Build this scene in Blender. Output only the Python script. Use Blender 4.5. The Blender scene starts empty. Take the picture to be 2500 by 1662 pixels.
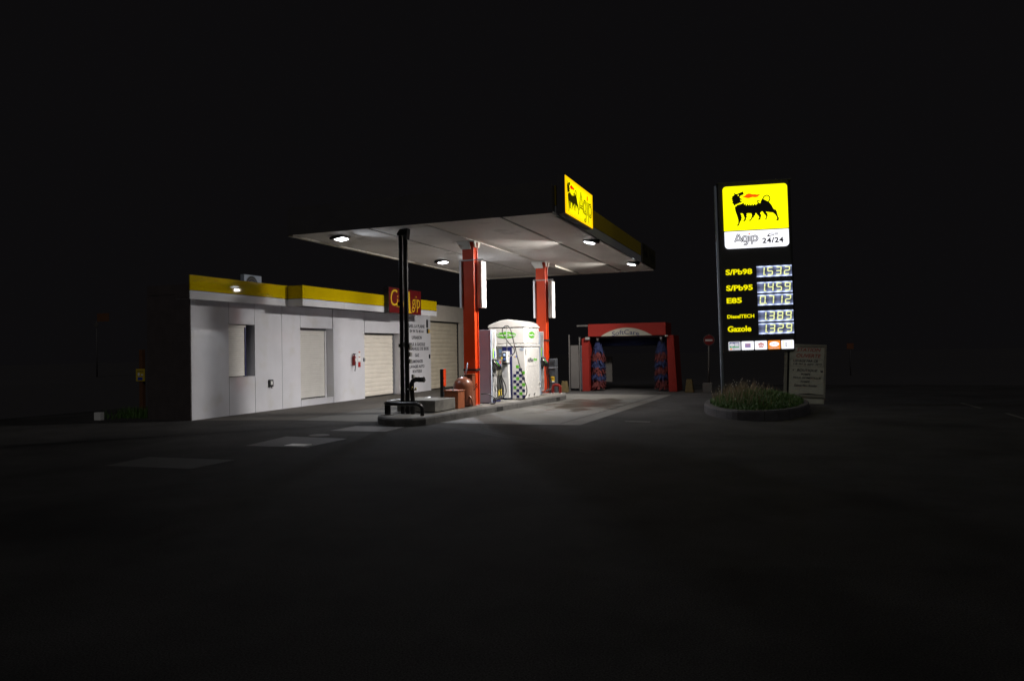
import bpy, bmesh, math, random
from mathutils import Vector, Matrix
random.seed(7)
S = bpy.context.scene
COL = S.collection
R = math.radians

# ------------------------------------------------------------------ camera
cd = bpy.data.cameras.new('camera'); cam = bpy.data.objects.new('camera', cd); COL.objects.link(cam)
cd.sensor_width = 36.0; cd.lens = 25.49; cd.clip_start = .1; cd.clip_end = 400
YAW, PITCH, ROLL = R(20.794), R(0.678), R(0.927)
F = Vector((-math.sin(YAW)*math.cos(PITCH), math.cos(YAW)*math.cos(PITCH), math.sin(PITCH)))
RT = Vector((math.cos(YAW), math.sin(YAW), 0)); UP = RT.cross(F)
RT = RT*math.cos(ROLL) - UP*math.sin(ROLL); UP = RT.cross(F)
M = Matrix((( RT.x, UP.x, -F.x, 0), (RT.y, UP.y, -F.y, 0), (RT.z, UP.z, -F.z, 1.6), (0, 0, 0, 1)))
cam.matrix_world = M
S.camera = cam

# ------------------------------------------------------------------ world, added fill sun, exposure
W = bpy.data.worlds.new('World'); S.world = W; W.use_nodes = True
bg = W.node_tree.nodes['Background']
bg.inputs[0].default_value = (0.0037, 0.0034, 0.0038, 1); bg.inputs[1].default_value = 1.0
sl = bpy.data.lights.new('fill_sun', 'SUN'); so = bpy.data.objects.new('fill_sun', sl); COL.objects.link(so)  # unseen sun lamp, added to lift the dark ground and front faces
sl.energy = 0.23; sl.angle = R(20); sl.color = (1, .97, .95)
so.rotation_euler = (R(48), R(0), R(35))
S.view_settings.view_transform = 'Standard'; S.view_settings.look = 'None'
S.view_settings.exposure = 0; S.view_settings.gamma = 1; S.view_settings.use_curve_mapping = False
S.render.engine = 'CYCLES'

# ------------------------------------------------------------------ materials
def mat(name, col, rough=.6, metal=0, var=.12, vs=3.0, bump=0, bs=40, spec=.5, emit=None, es=0, stain=None):
    m = bpy.data.materials.new(name); m.use_nodes = True
    nt = m.node_tree; N = nt.nodes; L = nt.links; p = N['Principled BSDF']
    p.inputs['Roughness'].default_value = rough; p.inputs['Metallic'].default_value = metal
    p.inputs['Specular IOR Level'].default_value = spec
    tc = N.new('ShaderNodeTexCoord')
    if var > 0:
        nz = N.new('ShaderNodeTexNoise'); nz.inputs['Scale'].default_value = vs; nz.inputs['Detail'].default_value = 8
        nz.inputs['Roughness'].default_value = .65
        L.new(tc.outputs['Object'], nz.inputs['Vector'])
        cr = N.new('ShaderNodeValToRGB')
        cr.color_ramp.elements[0].position = .3; cr.color_ramp.elements[1].position = .72
        a = [c*(1-var) for c in col]; b = [min(1, c*(1+var)) for c in col]
        cr.color_ramp.elements[0].color = (*a, 1); cr.color_ramp.elements[1].color = (*b, 1)
        L.new(nz.outputs['Fac'], cr.inputs['Fac'])
        out = cr.outputs['Color']
        if stain:
            n2 = N.new('ShaderNodeTexNoise'); n2.inputs['Scale'].default_value = stain[0]; n2.inputs['Detail'].default_value = 6
            L.new(tc.outputs['Object'], n2.inputs['Vector'])
            c2 = N.new('ShaderNodeValToRGB'); c2.color_ramp.elements[0].position = stain[1]; c2.color_ramp.elements[1].position = stain[2]
            c2.color_ramp.elements[0].color = (0, 0, 0, 1); c2.color_ramp.elements[1].color = (1, 1, 1, 1)
            L.new(n2.outputs['Fac'], c2.inputs['Fac'])
            mx = N.new('ShaderNodeMixRGB'); mx.blend_type = 'MIX'
            mx.inputs[2].default_value = (*stain[3], 1)
            L.new(c2.outputs['Color'], mx.inputs[0]); L.new(out, mx.inputs[1]); out = mx.outputs[0]
        L.new(out, p.inputs['Base Color'])
        rr = N.new('ShaderNodeMapRange'); k_ = .09 if rough > .2 else (.015 if rough > .05 else .003); rr.inputs[3].default_value = max(.02, rough-k_); rr.inputs[4].default_value = min(1, rough+k_)
        L.new(nz.outputs['Fac'], rr.inputs[0]); L.new(rr.outputs[0], p.inputs['Roughness'])
    else:
        p.inputs['Base Color'].default_value = (*col, 1)
    if bump:
        nb = N.new('ShaderNodeTexNoise'); nb.inputs['Scale'].default_value = bs; nb.inputs['Detail'].default_value = 6
        L.new(tc.outputs['Object'], nb.inputs['Vector'])
        bp = N.new('ShaderNodeBump'); bp.inputs['Strength'].default_value = bump; bp.inputs['Distance'].default_value = .01
        L.new(nb.outputs['Fac'], bp.inputs['Height']); L.new(bp.outputs[0], p.inputs['Normal'])
    if emit:
        p.inputs['Emission Color'].default_value = (*emit, 1); p.inputs['Emission Strength'].default_value = es
    return m

# ground: asphalt, with coarse aggregate, patches and oil
def mat_asphalt():
    m = mat('asphalt', (.052, .050, .049), .85, spec=.10, var=.28, vs=1.1, bump=.9, bs=220, stain=(.35, .52, .68, (.030, .029, .029)))
    nt = m.node_tree; N = nt.nodes; L = nt.links; p = N['Principled BSDF']
    base = p.inputs['Base Color'].links[0].from_socket
    tc = [n for n in N if n.type == 'TEX_COORD'][0]
    g = N.new('ShaderNodeTexNoise'); g.inputs['Scale'].default_value = 90; g.inputs['Detail'].default_value = 3
    L.new(tc.outputs['Object'], g.inputs['Vector'])
    r = N.new('ShaderNodeMapRange'); r.inputs[1].default_value = .3; r.inputs[2].default_value = .75; r.inputs[3].default_value = .45; r.inputs[4].default_value = 1.8
    L.new(g.outputs['Fac'], r.inputs[0])
    mx = N.new('ShaderNodeMixRGB'); mx.blend_type = 'MULTIPLY'; mx.inputs[0].default_value = 1
    L.new(base, mx.inputs[1]); L.new(r.outputs[0], mx.inputs[2]); L.new(mx.outputs[0], p.inputs['Base Color'])
    return m
def mat_pad():
    # concrete forecourt slab: pale, stained, a wet oily tongue beside the island
    m = mat('concrete_pad', (.092, .090, .082), .62, var=.16, vs=1.6, bump=.5, bs=120, stain=(.9, .55, .70, (.050, .047, .042)))
    nt = m.node_tree; N = nt.nodes; L = nt.links; p = N['Principled BSDF']
    base = p.inputs['Base Color'].links[0].from_socket; ro = p.inputs['Roughness'].links[0].from_socket
    tc = [n for n in N if n.type == 'TEX_COORD'][0]
    mp = N.new('ShaderNodeMapping'); mp.inputs['Location'].default_value = (5.35*.62, -20.2*.30, 0); mp.inputs['Scale'].default_value = (.62, .30, 1)
    L.new(tc.outputs['Object'], mp.inputs['Vector'])
    n = N.new('ShaderNodeTexNoise'); n.inputs['Scale'].default_value = 1.7; n.inputs['Detail'].default_value = 5
    L.new(tc.outputs['Object'], n.inputs['Vector'])
    ln = N.new('ShaderNodeVectorMath'); ln.operation = 'LENGTH'; L.new(mp.outputs[0], ln.inputs[0])
    ad = N.new('ShaderNodeMath'); ad.operation = 'MULTIPLY_ADD'; ad.inputs[1].default_value = 2.6
    L.new(n.outputs['Fac'], ad.inputs[0]); 
    sb = N.new('ShaderNodeMath'); sb.operation = 'ADD'; sb.inputs[1].default_value = -1.3
    L.new(ln.outputs['Value'], sb.inputs[0]); L.new(sb.outputs[0], ad.inputs[2])
    k = N.new('ShaderNodeMapRange'); k.inputs[1].default_value = .78; k.inputs[2].default_value = .40; k.inputs[3].default_value = 0; k.inputs[4].default_value = 1
    L.new(ad.outputs[0], k.inputs[0])
    mx = N.new('ShaderNodeMixRGB'); mx.inputs[2].default_value = (.052, .044, .035, 1)
    L.new(k.outputs[0], mx.inputs[0]); L.new(base, mx.inputs[1]); L.new(mx.outputs[0], p.inputs['Base Color'])
    m2 = N.new('ShaderNodeMixRGB'); m2.inputs[2].default_value = (.32, .32, .32, 1)
    L.new(k.outputs[0], m2.inputs[0]); L.new(ro, m2.inputs[1]); L.new(m2.outputs[0], p.inputs['Roughness'])
    bp = [q for q in N if q.type == 'BUMP'][0]
    iv = N.new('ShaderNodeMath'); iv.operation = 'MULTIPLY_ADD'; iv.inputs[1].default_value = -.45; iv.inputs[2].default_value = .5
    L.new(k.outputs[0], iv.inputs[0]); L.new(iv.outputs[0], bp.inputs['Strength'])
    return m
# canopy soffit: ribbed metal strips running across the canopy
def mat_soffit():
    m = mat('soffit_metal', (.66, .63, .59), .55, spec=.25, var=.10, vs=.8, stain=(1.3, .60, .78, (.34, .32, .28)))
    nt = m.node_tree; N = nt.nodes; L = nt.links; p = N['Principled BSDF']
    base = p.inputs['Base Color'].links[0].from_socket
    tc = [n for n in N if n.type == 'TEX_COORD'][0]
    sx = N.new('ShaderNodeSeparateXYZ'); L.new(tc.outputs['Object'], sx.inputs[0])
    a = N.new('ShaderNodeMath'); a.operation = 'MULTIPLY'; a.inputs[1].default_value = 1/.115; L.new(sx.outputs['Y'], a.inputs[0])
    f = N.new('ShaderNodeMath'); f.operation = 'FRACT'; L.new(a.outputs[0], f.inputs[0])
    c = N.new('ShaderNodeValToRGB'); e = c.color_ramp.elements; e[0].position = 0; e[0].color = (.35, .35, .35, 1); e[1].position = .09; e[1].color = (1, 1, 1, 1)
    x = c.color_ramp.elements.new(.93); x.color = (1, 1, 1, 1); y = c.color_ramp.elements.new(1); y.color = (.35, .35, .35, 1)
    L.new(f.outputs[0], c.inputs['Fac'])
    mx = N.new('ShaderNodeMixRGB'); mx.blend_type = 'MULTIPLY'; mx.inputs[0].default_value = .8
    L.new(base, mx.inputs[1]); L.new(c.outputs['Color'], mx.inputs[2]); L.new(mx.outputs[0], p.inputs['Base Color'])
    bp = N.new('ShaderNodeBump'); bp.inputs['Strength'].default_value = .6; bp.inputs['Distance'].default_value = .008
    L.new(c.outputs['Color'], bp.inputs['Height']); L.new(bp.outputs[0], p.inputs['Normal'])
    return m
def mat_lcd():
    # price display: edge-lit panel, brighter along its lit upper and lower edges
    m = mat('price_display_backlight', (.02, .02, .03), .4, var=0)
    nt = m.node_tree; N = nt.nodes; L = nt.links; p = N['Principled BSDF']
    tc = N.new('ShaderNodeTexCoord'); sx = N.new('ShaderNodeSeparateXYZ'); L.new(tc.outputs['Generated'], sx.inputs[0])
    c = N.new('ShaderNodeValToRGB'); e = c.color_ramp.elements
    e[0].position = 0; e[0].color = (.95, 1.1, 1.6, 1); e[1].position = 1; e[1].color = (.85, 1.0, 1.5, 1)
    for ps, cl in ((.16, (.16, .19, .33, 1)), (.5, (.055, .065, .11, 1)), (.84, (.12, .14, .25, 1))):
        q = e.new(ps); q.color = cl
    L.new(sx.outputs['Z'], c.inputs['Fac'])
    nz = N.new('ShaderNodeTexWave'); nz.inputs['Scale'].default_value = 1.35; nz.wave_type = 'BANDS'; nz.bands_direction = 'X'; nz.inputs['Distortion'].default_value = 0
    L.new(tc.outputs['Generated'], nz.inputs['Vector'])
    r = N.new('ShaderNodeMapRange'); r.inputs[3].default_value = .75; r.inputs[4].default_value = 1.6; L.new(nz.outputs['Fac'], r.inputs[0])
    mx = N.new('ShaderNodeMixRGB'); mx.blend_type = 'MULTIPLY'; mx.inputs[0].default_value = 1
    L.new(c.outputs['Color'], mx.inputs[1]); L.new(r.outputs[0], mx.inputs[2])
    L.new(mx.outputs[0], p.inputs['Emission Color']); p.inputs['Emission Strength'].default_value = 1.0
    return m
def mat_lit_panel(name, c_mid, c_edge, es):
    # backlit acrylic: a little less light near its rim, as tubes behind it leave
    m = mat(name, (.05, .05, .02), .35, var=0)
    nt = m.node_tree; N = nt.nodes; L = nt.links; p = N['Principled BSDF']
    tc = N.new('ShaderNodeTexCoord'); mp = N.new('ShaderNodeMapping'); mp.inputs['Location'].default_value = (-1, -1, -1); mp.inputs['Scale'].default_value = (2, 2, 2)
    L.new(tc.outputs['Generated'], mp.inputs[0])
    sx = N.new('ShaderNodeSeparateXYZ'); L.new(mp.outputs[0], sx.inputs[0])
    ab = []
    for k in ('X', 'Y', 'Z'):
        if (k == 'X' and name.endswith('side')) or (k == 'Y' and not name.endswith('side')): continue
        a = N.new('ShaderNodeMath'); a.operation = 'ABSOLUTE'; L.new(sx.outputs[k], a.inputs[0]); ab.append(a)
    mxx = N.new('ShaderNodeMath'); mxx.operation = 'MAXIMUM'; L.new(ab[0].outputs[0], mxx.inputs[0]); L.new(ab[1].outputs[0], mxx.inputs[1])
    c = N.new('ShaderNodeValToRGB'); e = c.color_ramp.elements; e[0].position = .72; e[0].color = (*c_mid, 1); e[1].position = 1; e[1].color = (*c_edge, 1)
    L.new(mxx.outputs[0], c.inputs['Fac']); L.new(c.outputs['Color'], p.inputs['Emission Color']); p.inputs['Emission Strength'].default_value = es
    return m

MT = {}
MT['asphalt'] = mat_asphalt(); MT['pad'] = mat_pad(); MT['soffit'] = mat_soffit(); MT['lcd'] = mat_lcd()
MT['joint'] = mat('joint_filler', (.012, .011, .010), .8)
MT['slab_old_and_glow'] = mat('old_concrete_and_glow', (.095, .09, .088), .7, bump=.4, bs=90, var=.2)
MT['kerb'] = mat('kerb_concrete', (.09, .085, .08), .8, bump=.6, bs=60, var=.25, vs=5, stain=(3, .52, .7, (.05, .048, .045)))
MT['kerbtop'] = mat('island_concrete', (.17, .16, .14), .75, bump=.5, bs=60, var=.2, stain=(2, .52, .7, (.07, .065, .06)))
MT['clad'] = mat('white_cladding', (.63, .63, .67), .085, var=.06, vs=1.2, spec=.65, bump=.05, bs=3, stain=(1.7, .56, .82, (.56, .55, .53)))
MT['cladg'] = mat('cream_render', (.50, .46, .40), .7, var=.08, bump=.2, bs=30, stain=(1.6, .6, .8, (.40, .36, .31)))
MT['shut_w'] = mat('white_slats', (.66, .64, .60), .45, var=.05)
MT['shut_c'] = mat('cream_slats', (.74, .69, .61), .5, var=.06)
MT['shut_t'] = mat('tan_slats', (.56, .50, .39), .55, var=.1)
MT['revealdark'] = mat('reveal_shadow_paint', (.40, .40, .38), .6)
MT['frame'] = mat('grey_aluminium', (.25, .26, .28), .35, metal=.6, var=.05)
MT['yel'] = mat('yellow_fascia', (.52, .375, .002), .025, var=.04, spec=.35)
MT['whi'] = mat('white_fascia', (.60, .60, .62), .06, var=.05, spec=.4)
MT['black'] = mat('black_paint', (.010, .010, .011), .45, var=.15)
MT['blackgloss'] = mat('black_gloss_metal', (.010, .009, .009), .32, var=.15, spec=.6)
MT['rubber'] = mat('black_rubber', (.012, .012, .012), .45, var=.1)
MT['canopyroof'] = mat('dull_canopy_edge', (.058, .054, .058), .7, var=.1)
MT['orange'] = mat('orange_column_paint', (.56, .046, .007), .32, var=.06, spec=.5, stain=(6, .64, .75, (.55, .06, .012)))
MT['orange2'] = mat('weathered_orange_paint', (.30, .085, .03), .5, var=.16, stain=(7, .58, .72, (.14, .045, .02)))
MT['redtank'] = mat('faded_red_enamel', (.20, .068, .036), .34, var=.15, stain=(5, .56, .75, (.12, .04, .025)))
MT['red'] = mat('red_enamel', (.36, .015, .015), .35, var=.08)
MT['signred'] = mat('dark_red_acrylic', (.115, .006, .007), .3, var=.06)
MT['signyel'] = mat('yellow_lettering', (.62, .40, .01), .4, var=.04)
MT['white'] = mat('white_gelcoat', (.71, .69, .655), .28, var=.05, vs=2, stain=(1.1, .58, .85, (.74, .71, .66)))
MT['whitepl'] = mat('white_plastic', (.78, .77, .75), .35, var=.05)
MT['navy'] = mat('navy_panel', (.012, .014, .09), .35, var=.06)
MT['green'] = mat('leaf_green_vinyl', (.10, .45, .015), .4, var=.04)
MT['lime'] = mat('lime_vinyl', (.25, .62, .03), .4, var=.04)
MT['blue'] = mat('blue_vinyl', (.02, .06, .45), .4, var=.04)
MT['pumpgrey'] = mat('grey_pump_panel', (.34, .39, .47), .4, var=.05)
MT['pumpdark'] = mat('dark_pump_panel', (.035, .035, .033), .4, var=.15)
MT['galv'] = mat('galvanised_steel', (.38, .37, .34), .38, metal=.7, var=.15)
MT['steel'] = mat('bright_steel', (.6, .58, .54), .28, metal=1, var=.08)
MT['beam'] = mat('cream_painted_steel', (.60, .57, .50), .4, var=.1, stain=(4, .6, .75, (.3, .2, .12)))
MT['gutter'] = mat('pale_soffit_strip', (.62, .58, .52), .45, var=.08)
MT['ink'] = mat('dark_blue_ink', (.008, .008, .05), .5, var=0)
MT['inkbk'] = mat('black_lettering', (.02, .02, .03), .5, var=.1)
MT['inkred'] = mat('faded_red_lettering', (.36, .05, .04), .6, var=.2, vs=12)
MT['inkgrey'] = mat('faded_black_lettering', (.035, .035, .045), .6, var=.3, vs=12)
MT['board'] = mat('weathered_cream_board', (.42, .42, .34), .6, var=.12, stain=(3.5, .58, .75, (.30, .29, .22)))
MT['soil'] = mat('soil', (.035, .028, .02), .95, bump=1, bs=30, var=.3)
MT['grass'] = mat('grass_blades', (.055, .12, .018), .6, var=.45, vs=5)
MT['dry'] = mat('dry_stalks', (.20, .15, .08), .8, var=.35, vs=6)
MT['cwred'] = mat('car_wash_red', (.16, .010, .006), .75, spec=.2, var=.1)
MT['brred'] = mat('red_brush_foam', (.07, .006, .005), .9, var=.3, vs=12)
MT['brblue'] = mat('blue_brush_foam', (.006, .012, .055), .9, var=.3, vs=12)
MT['cream'] = mat('cream_plate', (.22, .21, .165), .5, var=.08)
MT['boll'] = mat('weathered_yellow_concrete', (.075, .052, .014), .85, bump=.5, var=.35, vs=9)
MT['brown'] = mat('brown_render', (.062, .050, .050), .85, var=.2, bump=.4)
MT['darkwall'] = mat('dark_stone_wall', (.15, .135, .155), .9, var=.1)
MT['yelpl'] = mat('yellow_notice', (.55, .40, .03), .5, var=.12)
MT['wood'] = mat('reddish_post', (.12, .05, .022), .7, var=.25, vs=8)
MT['paint'] = mat('worn_white_paint', (.13, .13, .11), .7, var=.3, vs=7)
MT['orsign'] = mat('orange_board', (.16, .05, .015), .6, var=.1)
MT['lit_y'] = mat_lit_panel('backlit_yellow', (1.0, .985, .0), (1.0, .93, .0), 1.35)
MT['lit_ys'] = mat_lit_panel('backlit_yellow_side', (1.0, .90, .0), (1.0, .56, .0), 1.15)
MT['lit_w'] = mat_lit_panel('backlit_white', (1.0, 1.0, 1.06), (.96, .97, 1.05), 1.25)
MT['lit_ysw'] = mat('backlit_yellow_letter_gap', (.05, .05, .02), .35, var=0, emit=(1.0, .90, .0), es=1.1)
MT['lit_wi'] = mat('backlit_white_letter_gap', (.05, .05, .05), .35, var=0, emit=(1.0, 1.0, 1.05), es=1.2)
MT['lit_or'] = mat('backlit_orange', (.1, .05, .01), .4, var=0, emit=(1.0, .30, .03), es=1.0)
MT['lit_gr'] = mat('backlit_pale_grey', (.1, .1, .1), .4, var=0, emit=(.62, .62, .66), es=1.0)
MT['lit_yt'] = mat('backlit_yellow_letters', (.1, .09, .01), .4, var=0, emit=(1.0, .90, .0), es=.95)
MT['pillar'] = mat('pale_grey_pump_pillar', (.50, .49, .48), .4, var=.06)
MT['darkpane'] = mat('dull_green_shutter', (.20, .20, .16), .7, var=.1)
MT['wpanel'] = mat('dull_grey_screen', (.085, .078, .072), .6, var=.15)
MT['dgrey'] = mat('dark_grey_terminal', (.038, .042, .048), .4, var=.12)
MT['mast'] = mat('grey_hose_mast', (.28, .28, .27), .5, var=.1)
MT['far_ground'] = mat('sky_matched_ground', (.050, .046, .049), .95, var=.12)
MT['seg'] = mat('lit_segment', (.1, .1, .05), .4, var=0, emit=(.95, 1.0, .42), es=1.05)
MT['segoff'] = mat('unlit_segment', (.3, .35, .4), .4, var=0, emit=(.30, .36, .50), es=.6)
MT['flame'] = mat('backlit_orange_red', (.1, .02, .01), .4, var=0, emit=(1.0, .10, .0), es=1.0)
MT['flamered'] = mat('backlit_red', (.1, .01, .01), .4, var=0, emit=(1.0, .01, .0), es=1.0)
MT['emb'] = mat('emblem_black', (.010, .011, .006), .5, var=0)
MT['emb2'] = mat('emblem_dark_film', (.010, .011, .006), .5, var=0, emit=(.02, .016, .0), es=.6)
MT['screen'] = mat('pump_screen', (.02, .03, .08), .3, var=0, emit=(.10, .17, .42), es=.8)
MT['screen2'] = mat('dim_pump_screen', (.02, .03, .05), .3, var=0, emit=(.05, .10, .18), es=.8)
MT['screenw'] = mat('pale_pump_screen', (.02, .03, .08), .3, var=0, emit=(.62, .75, 1.0), es=1.0)
MT['lens'] = mat('lit_lamp_glass', (.2, .2, .2), .3, var=0, emit=(.93, .95, 1.0), es=9)
MT['cardtxt'] = mat('card_film_violet', (.1, .05, .2), .4, var=0, emit=(.36, .28, .50), es=.9)
MT['cardred'] = mat('card_film_red', (.2, .05, .05), .4, var=0, emit=(.62, .22, .20), es=.9)
MT['cardgreen'] = mat('card_film_green', (.02, .2, .05), .4, var=0, emit=(.02, .30, .09), es=.9)
MT['cardnavy'] = mat('card_film_navy', (.02, .02, .1), .4, var=0, emit=(.04, .04, .22), es=.9)
MT['lboxw'] = mat('lightbox_white_metal', (.80, .78, .78), .35, var=.04)

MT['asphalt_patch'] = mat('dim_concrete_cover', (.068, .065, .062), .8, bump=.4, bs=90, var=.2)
# ------------------------------------------------------------------ geometry helpers
ORI = {}
def vv(*a): return Vector(a)
class G:
    def __init__(s): s.v = []; s.f = []; s.sm = []
    def add(s, vs, fs, smooth=False):
        b = len(s.v); s.v += [Vector(q) for q in vs]; s.f += [tuple(i+b for i in f) for f in fs]; s.sm += [smooth]*len(fs); return s
    def box(s, x0, x1, y0, y1, z0, z1):
        return s.add([(x0,y0,z0),(x1,y0,z0),(x1,y1,z0),(x0,y1,z0),(x0,y0,z1),(x1,y0,z1),(x1,y1,z1),(x0,y1,z1)],
                     [(0,3,2,1),(4,5,6,7),(0,1,5,4),(1,2,6,5),(2,3,7,6),(3,0,4,7)])
    def prism(s, pts, o, ux, uy, uz, d):
        # closed 2D outline pts in plane (ux,uy) at o, thickness d along uz (front at o+uz*d)
        o, ux, uy, uz = map(Vector, (o, ux, uy, uz)); n = len(pts)
        A = [o+ux*p[0]+uy*p[1] for p in pts]; B = [a+uz*d for a in A]
        ar = sum(pts[i][0]*pts[(i+1) % n][1]-pts[(i+1) % n][0]*pts[i][1] for i in range(n))
        fl = (ar > 0) == (ux.cross(uy).dot(uz) > 0)
        fr = list(range(n, 2*n)); bk = list(range(n))
        if fl: bk = bk[::-1]
        else: fr = fr[::-1]
        fs = [tuple(fr), tuple(bk)]
        for i in range(n):
            j = (i+1) % n; q = (i, j, n+j, n+i); fs.append(q if fl else q[::-1])
        return s.add(A+B, fs)
    def tube(s, path, r, seg=10, cap=True):
        P = [Vector(p) for p in path]; rs = r if isinstance(r, (list, tuple)) else [r]*len(P)
        vs = []; fs = []; n = None
        for i, p in enumerate(P):
            t = (P[min(i+1, len(P)-1)]-P[max(i-1, 0)]).normalized()
            if n is None:
                n = t.orthogonal().normalized()
            n = (n - t*n.dot(t)).normalized(); b = t.cross(n)
            for k in range(seg):
                a = 2*math.pi*k/seg; vs.append(p+(n*math.cos(a)+b*math.sin(a))*rs[i])
        for i in range(len(P)-1):
            for k in range(seg):
                k2 = (k+1) % seg; fs.append((i*seg+k, i*seg+k2, (i+1)*seg+k2, (i+1)*seg+k))
        s.add(vs, fs, True)
        if cap:
            b = len(s.v)-len(vs)
            s.f.append(tuple(b+k for k in range(seg))[::-1]); s.sm.append(False)
            s.f.append(tuple(b+(len(P)-1)*seg+k for k in range(seg))); s.sm.append(False)
        return s
    def lathe(s, prof, c, seg=24):
        vs = []; fs = []
        for (r, z) in prof:
            for k in range(seg):
                a = 2*math.pi*k/seg; vs.append((c[0]+r*math.cos(a), c[1]+r*math.sin(a), c[2]+z))
        for i in range(len(prof)-1):
            for k in range(seg):
                k2 = (k+1) % seg; fs.append((i*seg+k, i*seg+k2, (i+1)*seg+k2, (i+1)*seg+k))
        s.add(vs, fs, True); b = len(s.v)-len(vs)
        s.f.append(tuple(b+(len(prof)-1)*seg+k for k in range(seg))); s.sm.append(False)
        s.f.append(tuple(b+k for k in range(seg))[::-1]); s.sm.append(False)
        return s
    def build(s, name, m, parent=None, bevel=0, origin=None):
        me = bpy.data.meshes.new(name); o = bpy.data.objects.new(name, me)
        org = Vector((0, 0, 0))
        if parent is not None: org = ORI[parent.name]
        elif origin is not None: org = Vector(origin); o.location = org
        me.from_pydata([tuple(q-org) for q in s.v], [], s.f); me.update()
        for p, k in zip(me.polygons, s.sm): p.use_smooth = k
        me.materials.append(MT[m] if isinstance(m, str) else m)
        COL.objects.link(o)
        if parent is not None: o.parent = parent
        ORI[o.name] = org
        if bevel:
            b = o.modifiers.new('bevel', 'BEVEL'); b.width = bevel; b.segments = 2; b.limit_method = 'ANGLE'; b.angle_limit = R(40)
        return o
def sm(pts, n=6):
    # smooth path through points (Catmull-Rom)
    P = [Vector(p) for p in pts]; out = []
    for i in range(len(P)-1):
        a, b, c, d = P[max(i-1, 0)], P[i], P[i+1], P[min(i+2, len(P)-1)]
        for k in range(n):
            t = k/n; out.append(.5*((2*b)+(c-a)*t+(2*a-5*b+4*c-d)*t*t+(3*b-a-3*c+d)*t**3))
    out.append(P[-1]); return out
def thing(name, label, cat, loc, group=None, rotz=0, local=False):
    o = bpy.data.objects.new(name, None); COL.objects.link(o); o.empty_display_size = .2
    o.location = loc; o.rotation_euler = (0, 0, rotz); ORI[o.name] = Vector((0, 0, 0)) if local else Vector(loc)
    tag(o, label, cat, group); return o
def tag(o, label, cat, group=None, kind=None):
    o['label'] = label; o['category'] = cat
    if group: o['group'] = group
    if kind: o['kind'] = kind
    return o
def struct(o): o['kind'] = 'structure'; return o
def copy_tree(o, parent=None):
    c = o.copy(); COL.objects.link(c)
    if parent is not None: c.parent = parent
    for ch in [q for q in o.children]: copy_tree(ch, c)
    return c
def text(name, s, m, parent, o, ux, uy, w, h, off=0, depth=.003, shear=0, warp=None, sp=1.0):
    # lettering filling a w x h box whose lower left corner is o, as a thin solid
    c = bpy.data.curves.new('t', 'FONT'); c.body = s; c.offset = off; c.shear = shear; c.space_character = sp; c.resolution_u = 4
    t = bpy.data.objects.new('t', c); COL.objects.link(t)
    me = bpy.data.meshes.new_from_object(t)
    xs = [v.co.x for v in me.vertices]; ys = [v.co.y for v in me.vertices]
    x0, x1, y0, y1 = min(xs), max(xs), min(ys), max(ys)
    o, ux, uy = Vector(o), Vector(ux), Vector(uy); n = ux.cross(uy)
    A = []
    for v in me.vertices:
        a = (v.co.x-x0)/(x1-x0)*w; b = (v.co.y-y0)/(y1-y0)*h
        if warp: a, b = warp(a, b)
        A.append(o+ux*a+uy*b+n*depth)
    fs = [tuple(p.vertices) for p in me.polygons]
    g = G(); g.add(A, fs)
    # give the letters their thickness: side walls round every outline edge
    cnt = {}
    for f in fs:
        for i in range(len(f)):
            e = (f[i], f[(i+1) % len(f)]); cnt[e] = 1
    back = [q-n*depth for q in A]; nb = len(g.v); g.v += back
    for (i, j) in list(cnt):
        if (j, i) not in cnt: g.f.append((j, i, nb+i, nb+j)); g.sm.append(False)
    bpy.data.objects.remove(t); bpy.data.curves.remove(c); bpy.data.meshes.remove(me)
    return g.build(name, m, parent)
def rrect(x0, x1, z0, z1, r, corners=(1, 1, 1, 1), n=5):
    out = []
    for k, (cx, cz, a0) in enumerate(((x1-r, z0+r, -90), (x1-r, z1-r, 0), (x0+r, z1-r, 90), (x0+r, z0+r, 180))):
        if corners[k]:
            for i in range(n+1):
                a = R(a0+90*i/n); out.append((cx+r*math.cos(a), cz+r*math.sin(a)))
        else:
            out.append(((x1, z0), (x1, z1), (x0, z1), (x0, z0))[k])
    return out
def ell(cx, cz, rx, rz, n=28): return [(cx+rx*math.cos(2*math.pi*i/n), cz+rz*math.sin(2*math.pi*i/n)) for i in range(n)]
X, Y, Z = (1, 0, 0), (0, 1, 0), (0, 0, 1)

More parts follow.
